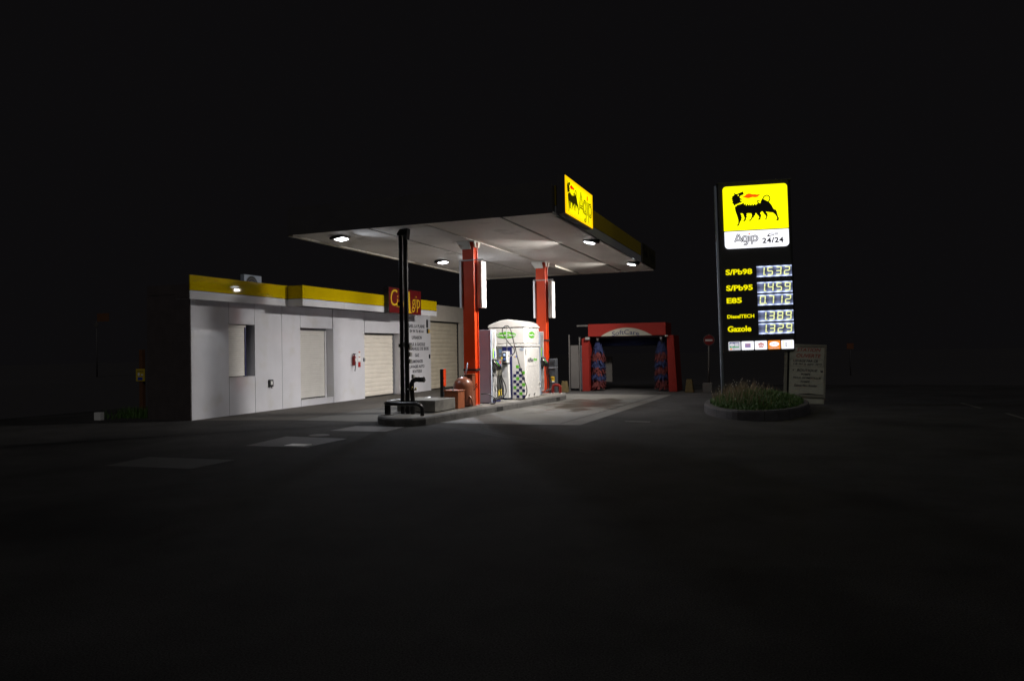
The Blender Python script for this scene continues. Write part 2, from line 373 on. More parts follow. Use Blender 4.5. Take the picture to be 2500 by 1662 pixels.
# emblem outlines, unit frame (u to the right 0..1, v downwards 0..1)
def zz(p):
    x, y = p; 
    for _ in range(3):
        v = (y-175+40*((x-208)/777))/537; 
        u = (x-208-22*v)/777
    return (u, v)
BODY = [(455,375),(464,366),(474,396),(486,375),(497,408),(512,380),(526,402),(542,388),(553,403),(569,386),(583,403),(597,382),(612,396),(625,376),(612,398),
 (640,372),(668,375),(682,362),(690,340),(700,325),(705,310),(688,322),(680,345),(668,362),(700,352),(720,350),(745,350),(768,360),(785,378),(800,395),(812,420),(828,448),(862,460),(858,470),(870,485),(865,495),(876,510),(872,522),(882,535),(880,548),(893,550),(885,585),(850,587),(868,570),(868,548),(850,515),(820,489),(780,485),(735,478),(740,492),(757,500),(750,512),(758,525),(748,540),(745,565),(718,572),(738,548),(735,525),(712,502),(695,475),(682,476),(668,490),(668,505),(680,520),(672,545),(668,572),(635,577),(655,552),(650,532),(630,512),(615,492),(605,500),(610,515),(590,530),(592,542),(575,550),(560,575),(545,592),(525,580),(546,574),(560,550),(566,522),(560,498),(520,495),(498,502),(508,515),(498,525),(508,542),(492,555),(498,570),(482,590),(475,597),(460,584),(475,572),(478,550),(466,520),(458,500),(430,495),(430,510),(442,520),(438,535),(445,550),(438,565),(440,578),(425,595),(415,625),(408,645),(380,650),(402,620),(402,580),(388,530),(366,470),(357,415),(372,415),(388,396),(410,390),(425,388)]
HEAD = [(343,240),(366,262),(388,262),(420,247),(457,232),(466,268),(448,274),(432,280),(418,292),(418,306),(428,318),(445,324),(462,325),(448,332),(424,332),(428,348),(455,362),(430,362),(436,372),(415,366),(412,378),(396,376),(388,388),(372,385),(362,402),(352,398),(343,408),(345,385),(325,370),(336,350),(318,345),(330,328),(313,318),(328,305),(322,292),(338,285),(352,272),(350,258)]
TAILP = [(672,372),(686,355),(697,325),(708,300),(728,285),(748,281),(768,290),(780,310),(780,330),(768,352),(765,362)]
TAILC = [(650,372),(637,368),(632,355),(638,343),(650,343),(655,353)]
FLAME = [(450,298),(468,290),(484,282),(492,270),(520,258),(550,260),(575,268),(605,266),(622,272),(645,268),(670,269),(650,281),(635,298),(605,303),(570,299),(548,308),(520,314),(490,308)]
def emblem(parent, o, ux, uy, w, h, mblack, mflame, eye, u0=0., u1=1., v0=0., v1=1.):
    n = Vector(ux).cross(Vector(uy)); o = Vector(o)
    def f(p):
        u, v = zz(p); return ((u-u0)/(u1-u0)*w, (1-(v-v0)/(v1-v0))*h)
    g = G(); g.prism([f(p) for p in BODY], o, ux, uy, n, .004)
    g.prism([f(p) for p in HEAD], o, ux, uy, n, .004)
    def strip(P, r):
        Q = [f((q.x, q.y)) for q in sm([(a[0], a[1], 0) for a in P], 4)]
        L1 = []; L2 = []
        for i, q in enumerate(Q):
            a = Q[max(i-1, 0)]; b = Q[min(i+1, len(Q)-1)]; d = math.hypot(b[0]-a[0], b[1]-a[1]) or 1
            nx, ny = -(b[1]-a[1])/d, (b[0]-a[0])/d; k = r*h/537/(v1-v0)
            L1.append((q[0]+nx*k, q[1]+ny*k)); L2.append((q[0]-nx*k, q[1]-ny*k))
        g.prism(L1+L2[::-1], o, ux, uy, n, .0035)
    strip(TAILP, 5.5); strip(TAILC, 4.5)
    e = g.build('emblem', mblack, parent)
    G().prism([f(p) for p in FLAME], o, ux, uy, n, .004).build('flame', mflame, e)
    c = f((399, 279)); G().prism(ell(c[0], c[1], .0095*w, .014*h, 12), o, ux, uy, n, .006).build('eye', eye, e)
    return e
def stroke_word(parent, o, ux, uy, w, h, m_out, m_in, hw):
    # 'Agip' as double-line strokes in a w x h box (descenders included)
    n = Vector(ux).cross(Vector(uy)); o = Vector(o)
    def arc(cx, cy, rx, ry, a0, a1, k=20): return [(cx+rx*math.cos(R(a0+(a1-a0)*i/k)), cy+ry*math.sin(R(a0+(a1-a0)*i/k))) for i in range(k+1)]
    paths = [[(.0, .28), (.135, 1.0)], [(.145, 1.0), (.285, .28)], [(.05, .46), (.235, .46)],
             arc(.40, .54, .085, .22, 20, 385), [(.495, .80), (.495, .22)]+arc(.415, .22, .08, .18, 0, -140, 12),
             [(.585, .80), (.585, .28)], [(.685, .80), (.685, .03)], arc(.80, .54, .10, .22, 160, -205)]
    def lay(width, d0, m, par, name):
        g = G()
        for q, P in enumerate(paths):
            P = [(p[0]*w, p[1]*h) for p in P]; A = []; B = []
            for i in range(len(P)):
                a = P[max(i-1, 0)]; c = P[min(i+1, len(P)-1)]; p = P[i]
                d = math.hypot(c[0]-a[0], c[1]-a[1]) or 1; k = width/2
                if 0 < i < len(P)-1:
                    e1 = Vector((p[0]-a[0], p[1]-a[1])).normalized(); e2 = Vector((c[0]-p[0], c[1]-p[1])).normalized()
                    k = k/max(.45, math.cos(e1.angle(e2, 0)/2))
                nx, ny = -(c[1]-a[1])/d*k, (c[0]-a[0])/d*k
                A.append((p[0]+nx, p[1]+ny)); B.append((p[0]-nx, p[1]-ny))
            g.prism(A+B[::-1], o, ux, uy, n, d0+.0004*q)
        return g.build(name, m, par)
    a = lay(hw, .002, m_out, parent, 'lettering'); lay(hw*.22, .0065, m_in, a, 'letter_inline')
    return a
# ================================================================== GROUND
g = G(); n = 60
g.add([(-150, -20, 0), (120, -20, 0), (120, 200, 0), (-150, 200, 0)], [(0, 1, 2, 3)])
struct(g.build('ground', 'asphalt'))
g = G().add([(-150, 31, .004), (120, 31, .004), (120, 200, .004), (-150, 200, .004)], [(0, 1, 2, 3)])
g.add([(-150, 10, .005), (-19, 12.5, .005), (-17.2, 31, .005), (-150, 31, .005)], [(0, 1, 2, 3)])
struct(g.build('far_ground', 'far_ground'))  # sheet added so the distant ground comes up to the sky's tone
g = G().add([(-10.88, 14.22, .004), (-4.05, 14.55, .004), (-3.61, 24.2, .004), (-10.88, 24.6, .004)], [(0, 1, 2, 3)])
struct(g.build('concrete_pavement', 'pad'))
g = G()
def strip(g, a, b, w, z=.008):
    a, b = Vector((*a, z)), Vector((*b, z)); d = (b-a).normalized(); q = Vector((-d.y, d.x, 0))*w/2
    g.add([a-q, b-q, b+q, a+q], [(0, 1, 2, 3)])
strip(g, (-4.52, 14.72), (-3.98, 24.1), .035); strip(g, (-7.1, 14.62), (-4.52, 14.72), .03)
strip(g, (-6.3, 14.45), (-6.3, 14.62), .02); strip(g, (-5.5, 14.48), (-5.5, 14.66), .02)
strip(g, (-10.88, 19.2), (-8.9, 19.2), .02); strip(g, (-6.7, 19.4), (-4.25, 19.4), .02)
struct(g.build('pavement_joints', 'joint'))
# tank lids let into the asphalt in front of the island
t = G()
def lid(pts, name='concrete_cover', m='slab_old_and_glow', label=None, z=.004, grp='concrete tank lids in the asphalt'):
    g = G(); p = [Vector((*q, z)) for q in pts]; b = [Vector((*q, -.05)) for q in pts]
    g.add(p+b, [(0, 1, 2, 3), (0, 4, 5, 1), (1, 5, 6, 2), (2, 6, 7, 3), (3, 7, 4, 0)])
    o = g.build(name, m, origin=(*pts[0], 0)); tag(o, label, 'cover', grp); return o
lid([(-8.72, 12.44), (-7.48, 12.56), (-7.54, 13.44), (-8.72, 13.40)], label='pale square concrete lid in the asphalt just before the kerb nose')
lid([(-8.80, 10.09), (-7.60, 10.20), (-7.60, 11.40), (-8.99, 11.45)], label='larger concrete lid with a small white plate on its front corner')
lid([(-9.3, 7.75), (-7.80, 7.87), (-7.80, 8.72), (-9.4, 8.62)], m='asphalt_patch', label='dim concrete lid nearest the camera in the dark asphalt')
g = G().box(-8.12, -7.72, 10.27, 10.50, .0045, .012)
tag(g.build('metal_plate', 'whitepl', origin=(-7.9, 10.4, 0)), 'small white rectangular plate lying on a concrete lid', 'plate')
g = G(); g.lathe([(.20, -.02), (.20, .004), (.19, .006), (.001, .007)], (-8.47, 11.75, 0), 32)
tag(g.build('glow_disc', 'slab_old_and_glow', origin=(-8.47, 11.78, 0)), 'pale round disc standing for a glow of light between two concrete lids', 'cover')  # pale disc painted in for the glow of lamplight on the asphalt
g = G()
for k in range(9): g.box(-3.28+k*.06, -3.25+k*.06, 15.32, 15.56, .004, .009)
tag(g.build('drain_grate', 'pumpdark', origin=(-2.95, 15.4, 0)), 'dark slotted drain grate set in the asphalt before the planter', 'grate')
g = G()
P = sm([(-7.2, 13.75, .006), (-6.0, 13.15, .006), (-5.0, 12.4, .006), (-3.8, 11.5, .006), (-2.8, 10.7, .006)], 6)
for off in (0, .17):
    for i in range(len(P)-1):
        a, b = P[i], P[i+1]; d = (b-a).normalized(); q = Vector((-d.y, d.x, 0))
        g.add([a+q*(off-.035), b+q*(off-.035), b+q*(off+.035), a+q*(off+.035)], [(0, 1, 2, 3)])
struct(g.build('dark_line_pair', 'joint'))  # two dark curved lines across the asphalt
g = G(); strip(g, (4.21, 21.9), (4.30, 20.2), .07, .005); strip(g, (4.50, 18.9), (4.52, 17.0), .07, .005)
struct(g.build('road_marking', 'paint'))
g = G()
g.add([(-13.45, 13.62, .004), (-10.9, 14.25, .004), (-10.9, 24.6, .004), (-13.45, 29.4, .004)], [(0, 1, 2, 3)])
struct(g.build('apron', mat('brown_tarmac', (.075, .066, .055), .75, var=.18, vs=1.5, bump=.7, bs=150)))

# ================================================================== STATION BUILDING
b = thing('station_building', 'long low white station shop with yellow fascia and rolled-down shutters', 'building', (-13.45, 13.6, 0))
XW = -13.45
g = G()
GAP = .006
def wall(y0, y1, z0, z1, x1=XW, x0=-13.95): g.box(x0, x1, y0+GAP, y1-GAP, z0, z1)
wall(13.60, 14.87, 0, 2.95); wall(14.87, 15.845, 0, .975); wall(14.87, 15.845, 2.365, 2.95)
wall(15.845, 16.97, 0, 2.95); wall(16.97, 17.81, 0, 2.95)
wall(17.81, 19.44, 0, .17); wall(17.81, 19.44, 2.33, 2.95)
wall(19.44, 21.25, 0, 2.95, XW+.02)
wall(21.25, 23.68, 2.235, 2.95, XW+.035); wall(23.68, 26.08, 0, 3.0, XW+.05)
g.build('wall', 'clad', b, bevel=.004)
g = G(); g.box(-14.85, -13.96, 13.60, 29.4, 0, 3.05); g.box(-13.955, XW-.002, 13.575, 13.603, 0, 2.945); g.build('side_wall', 'brown', b)
g = G(); g.box(-14.85, -12.91, 13.62, 16.6, 3.06, 3.3); g.box(-14.85, -12.52, 16.63, 24.6, 3.06, 3.3); g.build('roof', 'brown', b)
g = G(); g.box(-13.44, -12.99, 13.62, 16.50, 2.955, 3.05); g.box(-13.38, -12.42, 16.52, 20.84, 2.955, 3.05); g.box(-13.38, -12.42, 20.86, 24.62, 3.005, 3.05)
g.build('eaves_underside', 'whi', b)
G().box(-13.955, -12.91, 13.606, 13.618, 2.952, 3.30).build('eaves_end', 'brown', b)
# garage end
g = G(); g.box(-13.95, XW, 26.09, 29.4, 2.80, 3.42); g.box(-13.95, XW, 28.96, 29.4, 0, 2.795)
gw = g.build('garage_wall', 'cladg', b)
g = G()
for k in range(40): g.tube([(-13.95, 26.12+k*.082, 3.445), (-13.42, 26.12+k*.082, 3.435)], .026, 6)
g.build('corrugated_edge', 'cladg', gw)
# fascias
ff = G(); ff.box(-12.895, -12.87, 13.0, 16.50, 3.085, 3.44); fo = ff.build('yellow_fascia', 'yel', b, bevel=.004)
ff = G(); ff.box(-12.895, -12.872, 13.0, 16.50, 2.88, 3.072); ff.build('white_fascia', 'whi', b, bevel=.003)
G().box(-12.893, -12.878, 13.0, 16.50, 3.072, 3.085).build('fascia_line', 'black', b)
for (xa, ya, yb) in ((-12.869, 16.51, 16.60), (-12.5, 16.601, 18.5), (-12.5, 18.506, 20.84), (-12.5, 23.06, 24.63)):
    G().box(xa, -12.38, ya, yb, 3.085, 3.44).build('yellow_fascia', 'yel', b, bevel=.004)
    G().box(xa, -12.382, ya, yb, 2.88, 3.072).build('white_fascia', 'whi', b, bevel=.003)
    G().box(xa, -12.386, ya+.002, yb-.002, 3.072, 3.085).build('fascia_line', 'black', b)
# reveals: jamb returns behind the openings
def shutter(name, y0, y1, z0, z1, x, p, m, amp=.012):
    g = G(); pts = []; z = z0; n_ = max(2, round((z1-z0)/p)); p = (z1-z0)/n_
    for i in range(n_):
        zb = z0+i*p
        pts += [(x-amp, zb), (x-.2*amp, zb+.12*p), (x, zb+.4*p), (x-.15*amp, zb+.8*p), (x-.5*amp, zb+.93*p)]
    pts.append((x-amp, z1))
    vs = [(q[0], y0, q[1]) for q in pts]+[(q[0], y1, q[1]) for q in pts]; k = len(pts)
    g.add(vs, [(i, k+i, k+i+1, i+1) for i in range(k-1)]); g.add([(x-.03, y0, z0), (x-.03, y1, z0), (x-.03, y1, z1), (x-.03, y0, z1)], [(0, 3, 2, 1)])
    return g.build(name, m, b)
s1 = shutter('window', 14.88, 15.66, 1.0, 2.30, XW-.19, .055, 'shut_w', .008)
g = G(); g.box(-13.70, XW-.14, 14.88, 15.66, 2.30, 2.36); g.build('shutter_box', 'shut_w', s1)
g = G(); g.box(-13.70, XW-.17, 15.66, 15.70, .98, 2.36); g.build('guide_rail', 'navy', s1)
g = G(); g.box(-13.66, XW+.015, 14.86, 15.84, .965, .99); g.build('sill', 'whi', s1)
s2 = shutter('window', 17.83, 19.36, .22, 2.27, XW-.27, .062, 'shut_w', .008)
g = G(); g.box(-13.78, XW-.24, 17.82, 19.43, 2.27, 2.32); g.build('shutter_box', 'frame', s2)
g = G(); g.box(-13.78, XW-.24, 19.36, 19.43, .2, 2.27); g.build('guide_rail', 'whi', s2)
g = G(); g.box(-13.78, XW+.012, 17.82, 19.43, .172, .20); g.build('sill', 'whi', s2)
s3 = shutter('shutter_door', 21.27, 23.60, .03, 2.20, XW-.27, .155, 'shut_c', .016)
g = G(); g.box(-13.78, XW-.24, 23.60, 23.67, .0, 2.23); g.build('guide_rail', 'frame', s3)
G().box(-13.78, XW-.22, 21.26, 23.60, 2.2, 2.232).build('shutter_box', 'black', s3)
s4 = shutter('shutter_door', 26.12, 28.88, .03, 2.74, XW-.10, .165, 'shut_t', .016)
g = G(); g.box(-13.60, XW-.07, 28.88, 28.95, .0, 2.74); g.build('guide_rail', 'black', s4)
G().box(-13.60, XW-.05, 26.10, 28.95, 2.745, 2.797).build('shutter_box', 'black', s4)
# wall lettering (painted on the end panel)
LX = XW+.0505
for s_, z, w, h in (('SARL LA PLAINE', 2.48, 1.30, .13), ('04 94 76 40 64', 2.29, 1.12, .12), ('LIVRAISON', 2.04, .80, .13), ('FIOUL & GAZOLE', 1.78, 1.34, .13),
                    ('DE GRANULE DE BOIS', 1.61, 1.95, .13), ('GAZ', 1.36, .34, .13), ('RAMONAGES', 1.12, .92, .13), ('LAVAGES AUTO', .93, 1.18, .12), ('BOUTIQUE', .73, .74, .13)):
    text('lettering', s_, 'inkbk', b, (LX, 24.92-w/2, z), Y, Z, w, h, off=.032, depth=.002)

# things fixed to the facade
def simple(name, label, cat, g, m, origin, group=None, bevel=0):
    o = g.build(name, m, origin=origin, bevel=bevel); tag(o, label, cat, group); return o
w_ = thing('wall_socket', 'small dark electric socket on the white wall between window and shutter', 'socket', (XW, 16.44, .76))
G().box(XW+.001, XW+.05, 16.36, 16.53, .66, .86).build('housing', 'black', w_, bevel=.008)
G().box(XW+.05, XW+.075, 16.40, 16.46, .72, .82).build('cover', 'whitepl', w_)
G().tube([(XW+.05, 16.43, .68), (XW+.06, 16.45, .62)], .012, 8).build('plug', 'black', w_)
e_ = thing('fire_extinguisher', 'red fire extinguisher hung on the white wall beside the cream shutter', 'extinguisher', (XW+.1, 20.5, 1.2))
g = G(); g.lathe([(.001, 0), (.05, .01), (.055, .03), (.055, .28), (.04, .32), (.02, .34), (.015, .37)], (XW+.09, 20.50, 1.14), 16); cy = g.build('cylinder', 'red', e_)
G().box(XW+.142, XW+.150, 20.47, 20.54, 1.27, 1.37).build('instruction_label', 'whitepl', e_)
G().box(XW+.06, XW+.15, 20.47, 20.53, 1.51, 1.535).build('handle', 'blackgloss', e_)
G().tube(sm([(XW+.12, 20.47, 1.5), (XW+.16, 20.43, 1.42), (XW+.16, 20.46, 1.15), (XW+.12, 20.49, .96)]), .012, 8).build('hose', 'rubber', e_)
n_ = thing('notice_plate', 'narrow red and white notice beside the wall extinguisher', 'notice', (XW+.02, 20.9, 1.35))
G().box(XW+.021, XW+.028, 20.84, 20.98, 1.28, 1.62).build('upper_plate', 'whitepl', n_)
G().box(XW+.0285, XW+.031, 20.86, 20.96, 1.56, 1.60).build('red_band', 'red', n_)
G().box(XW+.0285, XW+.031, 20.86, 20.96, 1.40, 1.43).build('red_band', 'red', n_)
G().box(XW+.021, XW+.028, 20.84, 20.98, 1.08, 1.25).build('lower_plate', 'red', n_)
simple('key_switch', 'small grey key switch on the wall at the edge of the cream shutter', 'switch', G().box(XW+.021, XW+.06, 21.14, 21.22, 1.26, 1.38), 'frame', (XW, 21.18, 1.3), bevel=.006)
bt = thing('bracket_sign', 'narrow dark projecting sign with a yellow foot high on the lettered panel', 'sign', (XW+.1, 25.78, 2.4))
G().box(XW+.051, XW+.09, 25.72, 25.80, 2.50, 2.82).build('upper_plate', 'black', bt)
G().box(XW+.051, XW+.09, 25.74, 25.82, 2.28, 2.46).build('lower_plate', 'black', bt)
G().box(XW+.051, XW+.085, 25.83, 25.95, 2.29, 2.44).build('yellow_tip', 'signyel', bt)
simple('door_bell', 'tiny dark switch on the lettered panel beside the tan shutter', 'switch', G().box(XW+.051, XW+.08, 25.90, 25.98, 1.28, 1.44), 'black', (XW+.05, 25.94, 1.35), bevel=.005)
ac = thing('air_conditioner', 'white outdoor air conditioning unit on the roof above the yellow fascia', 'air conditioner', (-14.5, 17.1, 3.3))
G().box(-14.66, -14.52, 16.70, 17.43, 3.3, 3.87).build('casing', 'pumpgrey', ac, bevel=.01)
g = G(); c_ = [(q[0], q[1]) for q in ell(17.0, 3.60, .235, .235, 28)]; g.prism(c_, (-14.519, 0, 0), Y, Z, X, .006); fg = g.build('fan_grille', 'black', ac)
g = G()
for r_ in (.24, .17, .1): g.tube([( -14.505, 17.0+r_*math.cos(a*math.pi/12), 3.60+r_*math.sin(a*math.pi/12)) for a in range(25)], .006, 6, cap=False)
g.build('grille_rings', 'frame', fg)
# Ciao sign box
cs = thing('shop_sign', 'dark red box sign with yellow script-like lettering on the shop fascia', 'sign', (-12.3, 21.9, 2.87))
G().box(-12.38, -12.205, 20.80, 23.03, 2.86, 3.71).build('box', 'black', cs, bevel=.004)
G().box(-12.204, -12.19, 20.81, 23.02, 2.87, 3.70).build('face', 'signred', cs)
text('lettering', 'C', 'signyel', cs, (-12.189, 20.90, 3.10), Y, Z, .44, .55, shear=.12, off=-.004)
text('lettering', 'iao', 'signyel', cs, (-12.189, 21.29, 3.06), Y, Z, .72, .40, shear=.12, off=-.004)
g = G(); g.prism([(21.84, 2.90), (22.06, 3.60), (22.19, 3.66), (22.23, 2.97), (22.34, 2.90), (22.04, 2.90), (22.11, 2.96), (22.10, 3.14), (21.99, 3.14), (21.94, 2.97), (22.0, 2.90)], (-12.189, 0, 0), Y, Z, X, .004); g.build('lettering', 'signyel', cs)
text('lettering', 'gip', 'signyel', cs, (-12.189, 22.33, 2.94), Y, Z, .60, .58, shear=.12, off=-.004)

# ================================================================== CANOPY
X0, X1, Y0, Y1, ZS = -11.04, -4.46, 14.20, 26.46, 4.384
cn = thing('station_canopy', 'large flat canopy on two orange columns over the fuel island', 'canopy', (-7.6, 19.6, .17))
g = G()
# soffit in three fields split by the grooves
for a, c in ((X0+.12, -8.89), (-8.81, -7.46), (-7.16, -5.66), (-5.58, X1-.02)): g.box(a, c, Y0+.02, Y1-.22, ZS, ZS+.05)
g.build('soffit', 'soffit', cn)
G().box(-7.455, -7.165, Y0+.02, Y1-1.0, ZS+.012, ZS+.05).build('soffit_strip', 'gutter', cn)
g = G(); g.box(X0+.12, X1-.02, Y1-.215, Y1-.02, ZS-.02, ZS+.04); g.box(X0, X0+.115, Y0+.02, Y1-.02, ZS-.03, ZS+.04); g.build('edge_trim', 'beam', cn)
G().box(-7.40, -7.22, 23.2, 25.9, ZS-.05, ZS+.01).build('gutter', 'beam', cn)
g = G(); g.box(-8.885, -8.815, Y0+.02, Y1-.25, ZS+.02, ZS+.06); g.box(-5.66, -5.58, Y0+.02, Y1-.25, ZS+.03, ZS+.06); g.build('soffit_groove', 'black', cn)
g = G(); g.tube([(-5.62, Y0+.1, ZS+.012), (-5.62, 25.3, ZS+.012)], .016, 8); g.build('conduit', 'galv', cn)
G().box(X0+.005, X1-.08, Y0+.05, Y1-.05, ZS+.07, 5.02).build('roof_body', 'canopyroof', cn)
G().box(X0, X1, Y0-.005, Y0+.018, ZS, 5.04).build('front_fascia', 'canopyroof', cn)
G().box(X0-.02, X0-.001, Y0, Y1, ZS-.03, 5.04).build('rear_fascia', 'canopyroof', cn)
G().box(X0, X1, Y1, Y1+.02, ZS, 5.04).build('end_fascia', 'canopyroof', cn)
g = G(); g.box(X1-.07, X1, Y0+.4, 23.88, 4.615, 5.03); g.build('yellow_fascia', 'yel', cn, bevel=.004)
g = G(); g.box(X1-.07, X1-.002, Y0+.4, 23.88, ZS, 4.60); g.build('white_fascia', 'whi', cn, bevel=.004)
G().box(X1-.06, X1-.006, Y0+.4, 23.88, 4.60, 4.615).build('fascia_line', 'black', cn)
for k, yy in enumerate((17.0, 22.1)):
    xo = 0 if k == 0 else .25
    g = G(); g.box(-7.79+xo, -7.47+xo, yy, yy+.04, .17, ZS-.02); g.box(-7.79+xo, -7.47+xo, yy+.23, yy+.27, .17, ZS-.02); g.box(-7.76+xo, -7.50+xo, yy+.04, yy+.23, .17, ZS-.03)
    co = g.build('column', 'orange', cn, bevel=.006)
    g = G()
    g.prism([(-7.93+xo, ZS), (-7.79+xo, 4.17), (-7.52+xo, 4.17), (-7.56+xo, ZS)], (0, yy-.055, 0), X, Z, (0, -1, 0), .012)
    g.prism([(yy-.05, ZS), (yy+.02, 4.22), (yy+.10, 4.22), (yy+.05, ZS)], (-7.455+xo, 0, 0), Y, Z, X, .03)
    g.prism([(yy+.2, ZS), (yy+.18, 4.22), (yy+.25, 4.22), (yy+.36, ZS)], (-7.455+xo, 0, 0), Y, Z, X, .03)
    g.box(-7.86+xo, -7.44+xo, yy-.06, yy+.34, ZS-.02, ZS-.004)
    g.build('bracket', 'beam', co)
    g = G(); g.box(-7.88+xo, -7.20+xo, yy-.012, yy-.002, 3.88-.1*k, 3.91-.1*k); g.build('strap', 'galv', co)
    zb = 1.06 if k == 0 else 1.84
    g = G(); g.box(-7.80+xo, -7.455+xo, yy-.01, yy-.001, zb, zb+.05); g.box(-7.469+xo, -7.455+xo, yy-.001, yy+.28, zb, zb+.05); g.build('cable_band', 'rubber', co)
    G().box(-7.84+xo, -7.42+xo, yy-.05, yy+.32, .171, .185).build('base_plate', 'galv', co)
# light boxes beside the columns
lb = []
for k, yy in enumerate((17.0, 22.1)):
    for side in (0, 1):
        xo = 0 if k == 0 else .24; z0, z1 = (2.68, 3.88) if k == 0 else (2.58, 3.77)
        xa, xc = ((-7.86+xo, -7.80+xo) if side == 0 else (-7.44+xo+.03*k, -7.31+xo+.03*k))
        ya, yb = (yy-.05, yy+.23) if side == 0 else (yy+.12, yy+.42)
        lab = ['slim white box panel on the left of the near orange column', 'wider white box panel on the right of the near orange column',
               'slim white box panel on the left of the far orange column', 'wider white box panel on the right of the far orange column'][k*2+side]
        o = thing('display_panel', lab, 'panel', ((xa+xc)/2, yy+.1, z0), 'white box panels strapped to the orange columns')
        G().box(xa, xc, ya, yb, z0, z1).build('casing', 'gutter' if side else 'lboxw', o, bevel=.008)
        if side: G().box(xc+.0005, xc+.004, ya+.01, yb-.01, z0+.01, z1-.01).build('face', 'lboxw', o)
# canopy floodlights
def flood(loc, yawdir, power, col, label, tilt, spread=130, down=55):
    o = thing('floodlight', label, 'floodlight', loc, 'floodlights under the canopy edge', rotz=yawdir, local=True)
    # local +X is the way it shines; body tilted
    T = Matrix.Rotation(-R(9), 4, 'Y'); TL = Matrix.Rotation(-tilt, 4, 'Y')
    def tr(g):
        g.v = [T @ q for q in g.v]; return g
    g = G(); g.prism([(-.20, -.015), (.14, -.015), (.15, .01), (.08, .035), (-.18, .045), (-.22, .02)], (0, -.18, 0), X, Z, Y, .36); tr(g).build('housing', 'black', o, bevel=.008)
    g = G(); a_ = [(-.11, -.145), (.12, -.145), (.12, .145), (-.11, .145)]
    g.add([(x, y, -.016) for x, y in a_]+[(x*.92, y*.95, -.040) for x, y in a_]+[(x*.7, y*.8, -.052) for x, y in a_], [(0, 1, 5, 4), (1, 2, 6, 5), (2, 3, 7, 6), (3, 0, 4, 7), (4, 5, 9, 8), (5, 6, 10, 9), (6, 7, 11, 10), (7, 4, 8, 11), (8, 9, 10, 11)])
    tr(g).build('lens', 'lens', o)
    g = G(); g.box(-.13, .14, -.16, -.148, -.024, -.016); g.box(-.13, .14, .148, .16, -.024, -.016); g.box(-.13, -.115, -.147, .147, -.024, -.016); g.box(.125, .14, -.147, .147, -.024, -.016); tr(g).build('bezel', 'galv', o)
    g = G(); g.box(-.26, -.12, -.03, .03, -.02, ZS-loc[2]-.002); g.build('arm', 'black', o)
    ld = bpy.data.lights.new('flood', 'AREA'); ld.shape = 'RECTANGLE'; ld.shape = 'ELLIPSE'; ld.size = .30; ld.size_y = .09; ld.energy = power; ld.color = col; ld.spread = R(spread)
    lo = bpy.data.objects.new('flood', ld); COL.objects.link(lo); lo.parent = o
    nrm = TL @ Vector((0, 0, -1)); lo.location = T @ Vector((.0, 0, -.07))+nrm*.13
    lo.rotation_euler = nrm.to_track_quat('-Z', 'Y').to_euler()
    l2 = bpy.data.lights.new('flood_spill', 'AREA'); l2.shape = 'RECTANGLE'; l2.size = .2; l2.size_y = .25; l2.energy = down; l2.color = col; l2.spread = R(150)
    o2 = bpy.data.objects.new('flood_spill', l2); COL.objects.link(o2); o2.parent = o; o2.location = T @ Vector((0, 0, -.06)); o2.rotation_euler = (0, R(-12), 0)
    return o
flood((-10.0, 14.85, 4.335), R(2), 22, (.80, .87, 1.0), 'glaring floodlight at the near left corner of the canopy soffit', R(45), 150, 9)
flood((-9.92, 20.2, 4.335), 0, 110, (.84, .89, 1.0), 'bright floodlight on the left canopy edge just left of the near column', R(38), 150, 40)
flood((-4.74, 18.28, 4.35), math.pi, 190, (1.0, .955, .91), 'floodlight under the right canopy edge below the yellow sign', R(48), 116)
flood((-4.72, 23.6, 4.335), math.pi, 190, (1.0, .945, .88), 'small far floodlight near the back right canopy corner', R(48), 116)
# yellow lit sign on canopy edge
ys = thing('canopy_sign', 'lit yellow sign with a black six legged dog and name, on the canopy edge', 'sign', (-4.36, 15.6, 4.4))
G().box(-4.455, -4.275, 14.50, 16.76, 4.41, 5.22).build('box', 'canopyroof', ys, bevel=.004)
G().box(-4.274, -4.262, 14.51, 16.75, 4.42, 5.21).build('face', 'lit_ys', ys)
emblem(ys, (-4.2615, 14.60, 4.47), Y, Z, .96, .70, 'emb2', 'flamered', 'lit_ysw', .12, .90, .08, .92)
stroke_word(ys, (-4.2615, 15.56, 4.475), Y, Z, 1.20, .60, 'emb2', 'lit_ysw', .074)
G().box(-4.2615, -4.256, 16.235, 16.295, 4.99, 5.09).build('letter_dot', 'flamered', ys)
# dark logo board at the far end of the fascia
ds = thing('unlit_fascia_sign', 'unlit dark olive logo board at the far end of the canopy edge', 'sign', (-4.4, 25.2, 4.4))
G().box(-4.458, -4.425, 23.90, 26.44, 4.39, 5.06).build('box', 'canopyroof', ds, bevel=.004)
md = mat('unlit_olive_face', (.05, .042, .010), .35, var=.1)
G().box(-4.424, -4.418, 23.92, 26.42, 4.41, 5.04).build('face', md, ds)
emblem(ds, (-4.4175, 24.0, 4.48), Y, Z, .95, .58, 'emb', 'black', md, .10, .90, .08, .92)
text('lettering', 'Agip', 'emb', ds, (-4.4175, 25.1, 4.5), Y, Z, 1.15, .5, off=.01)

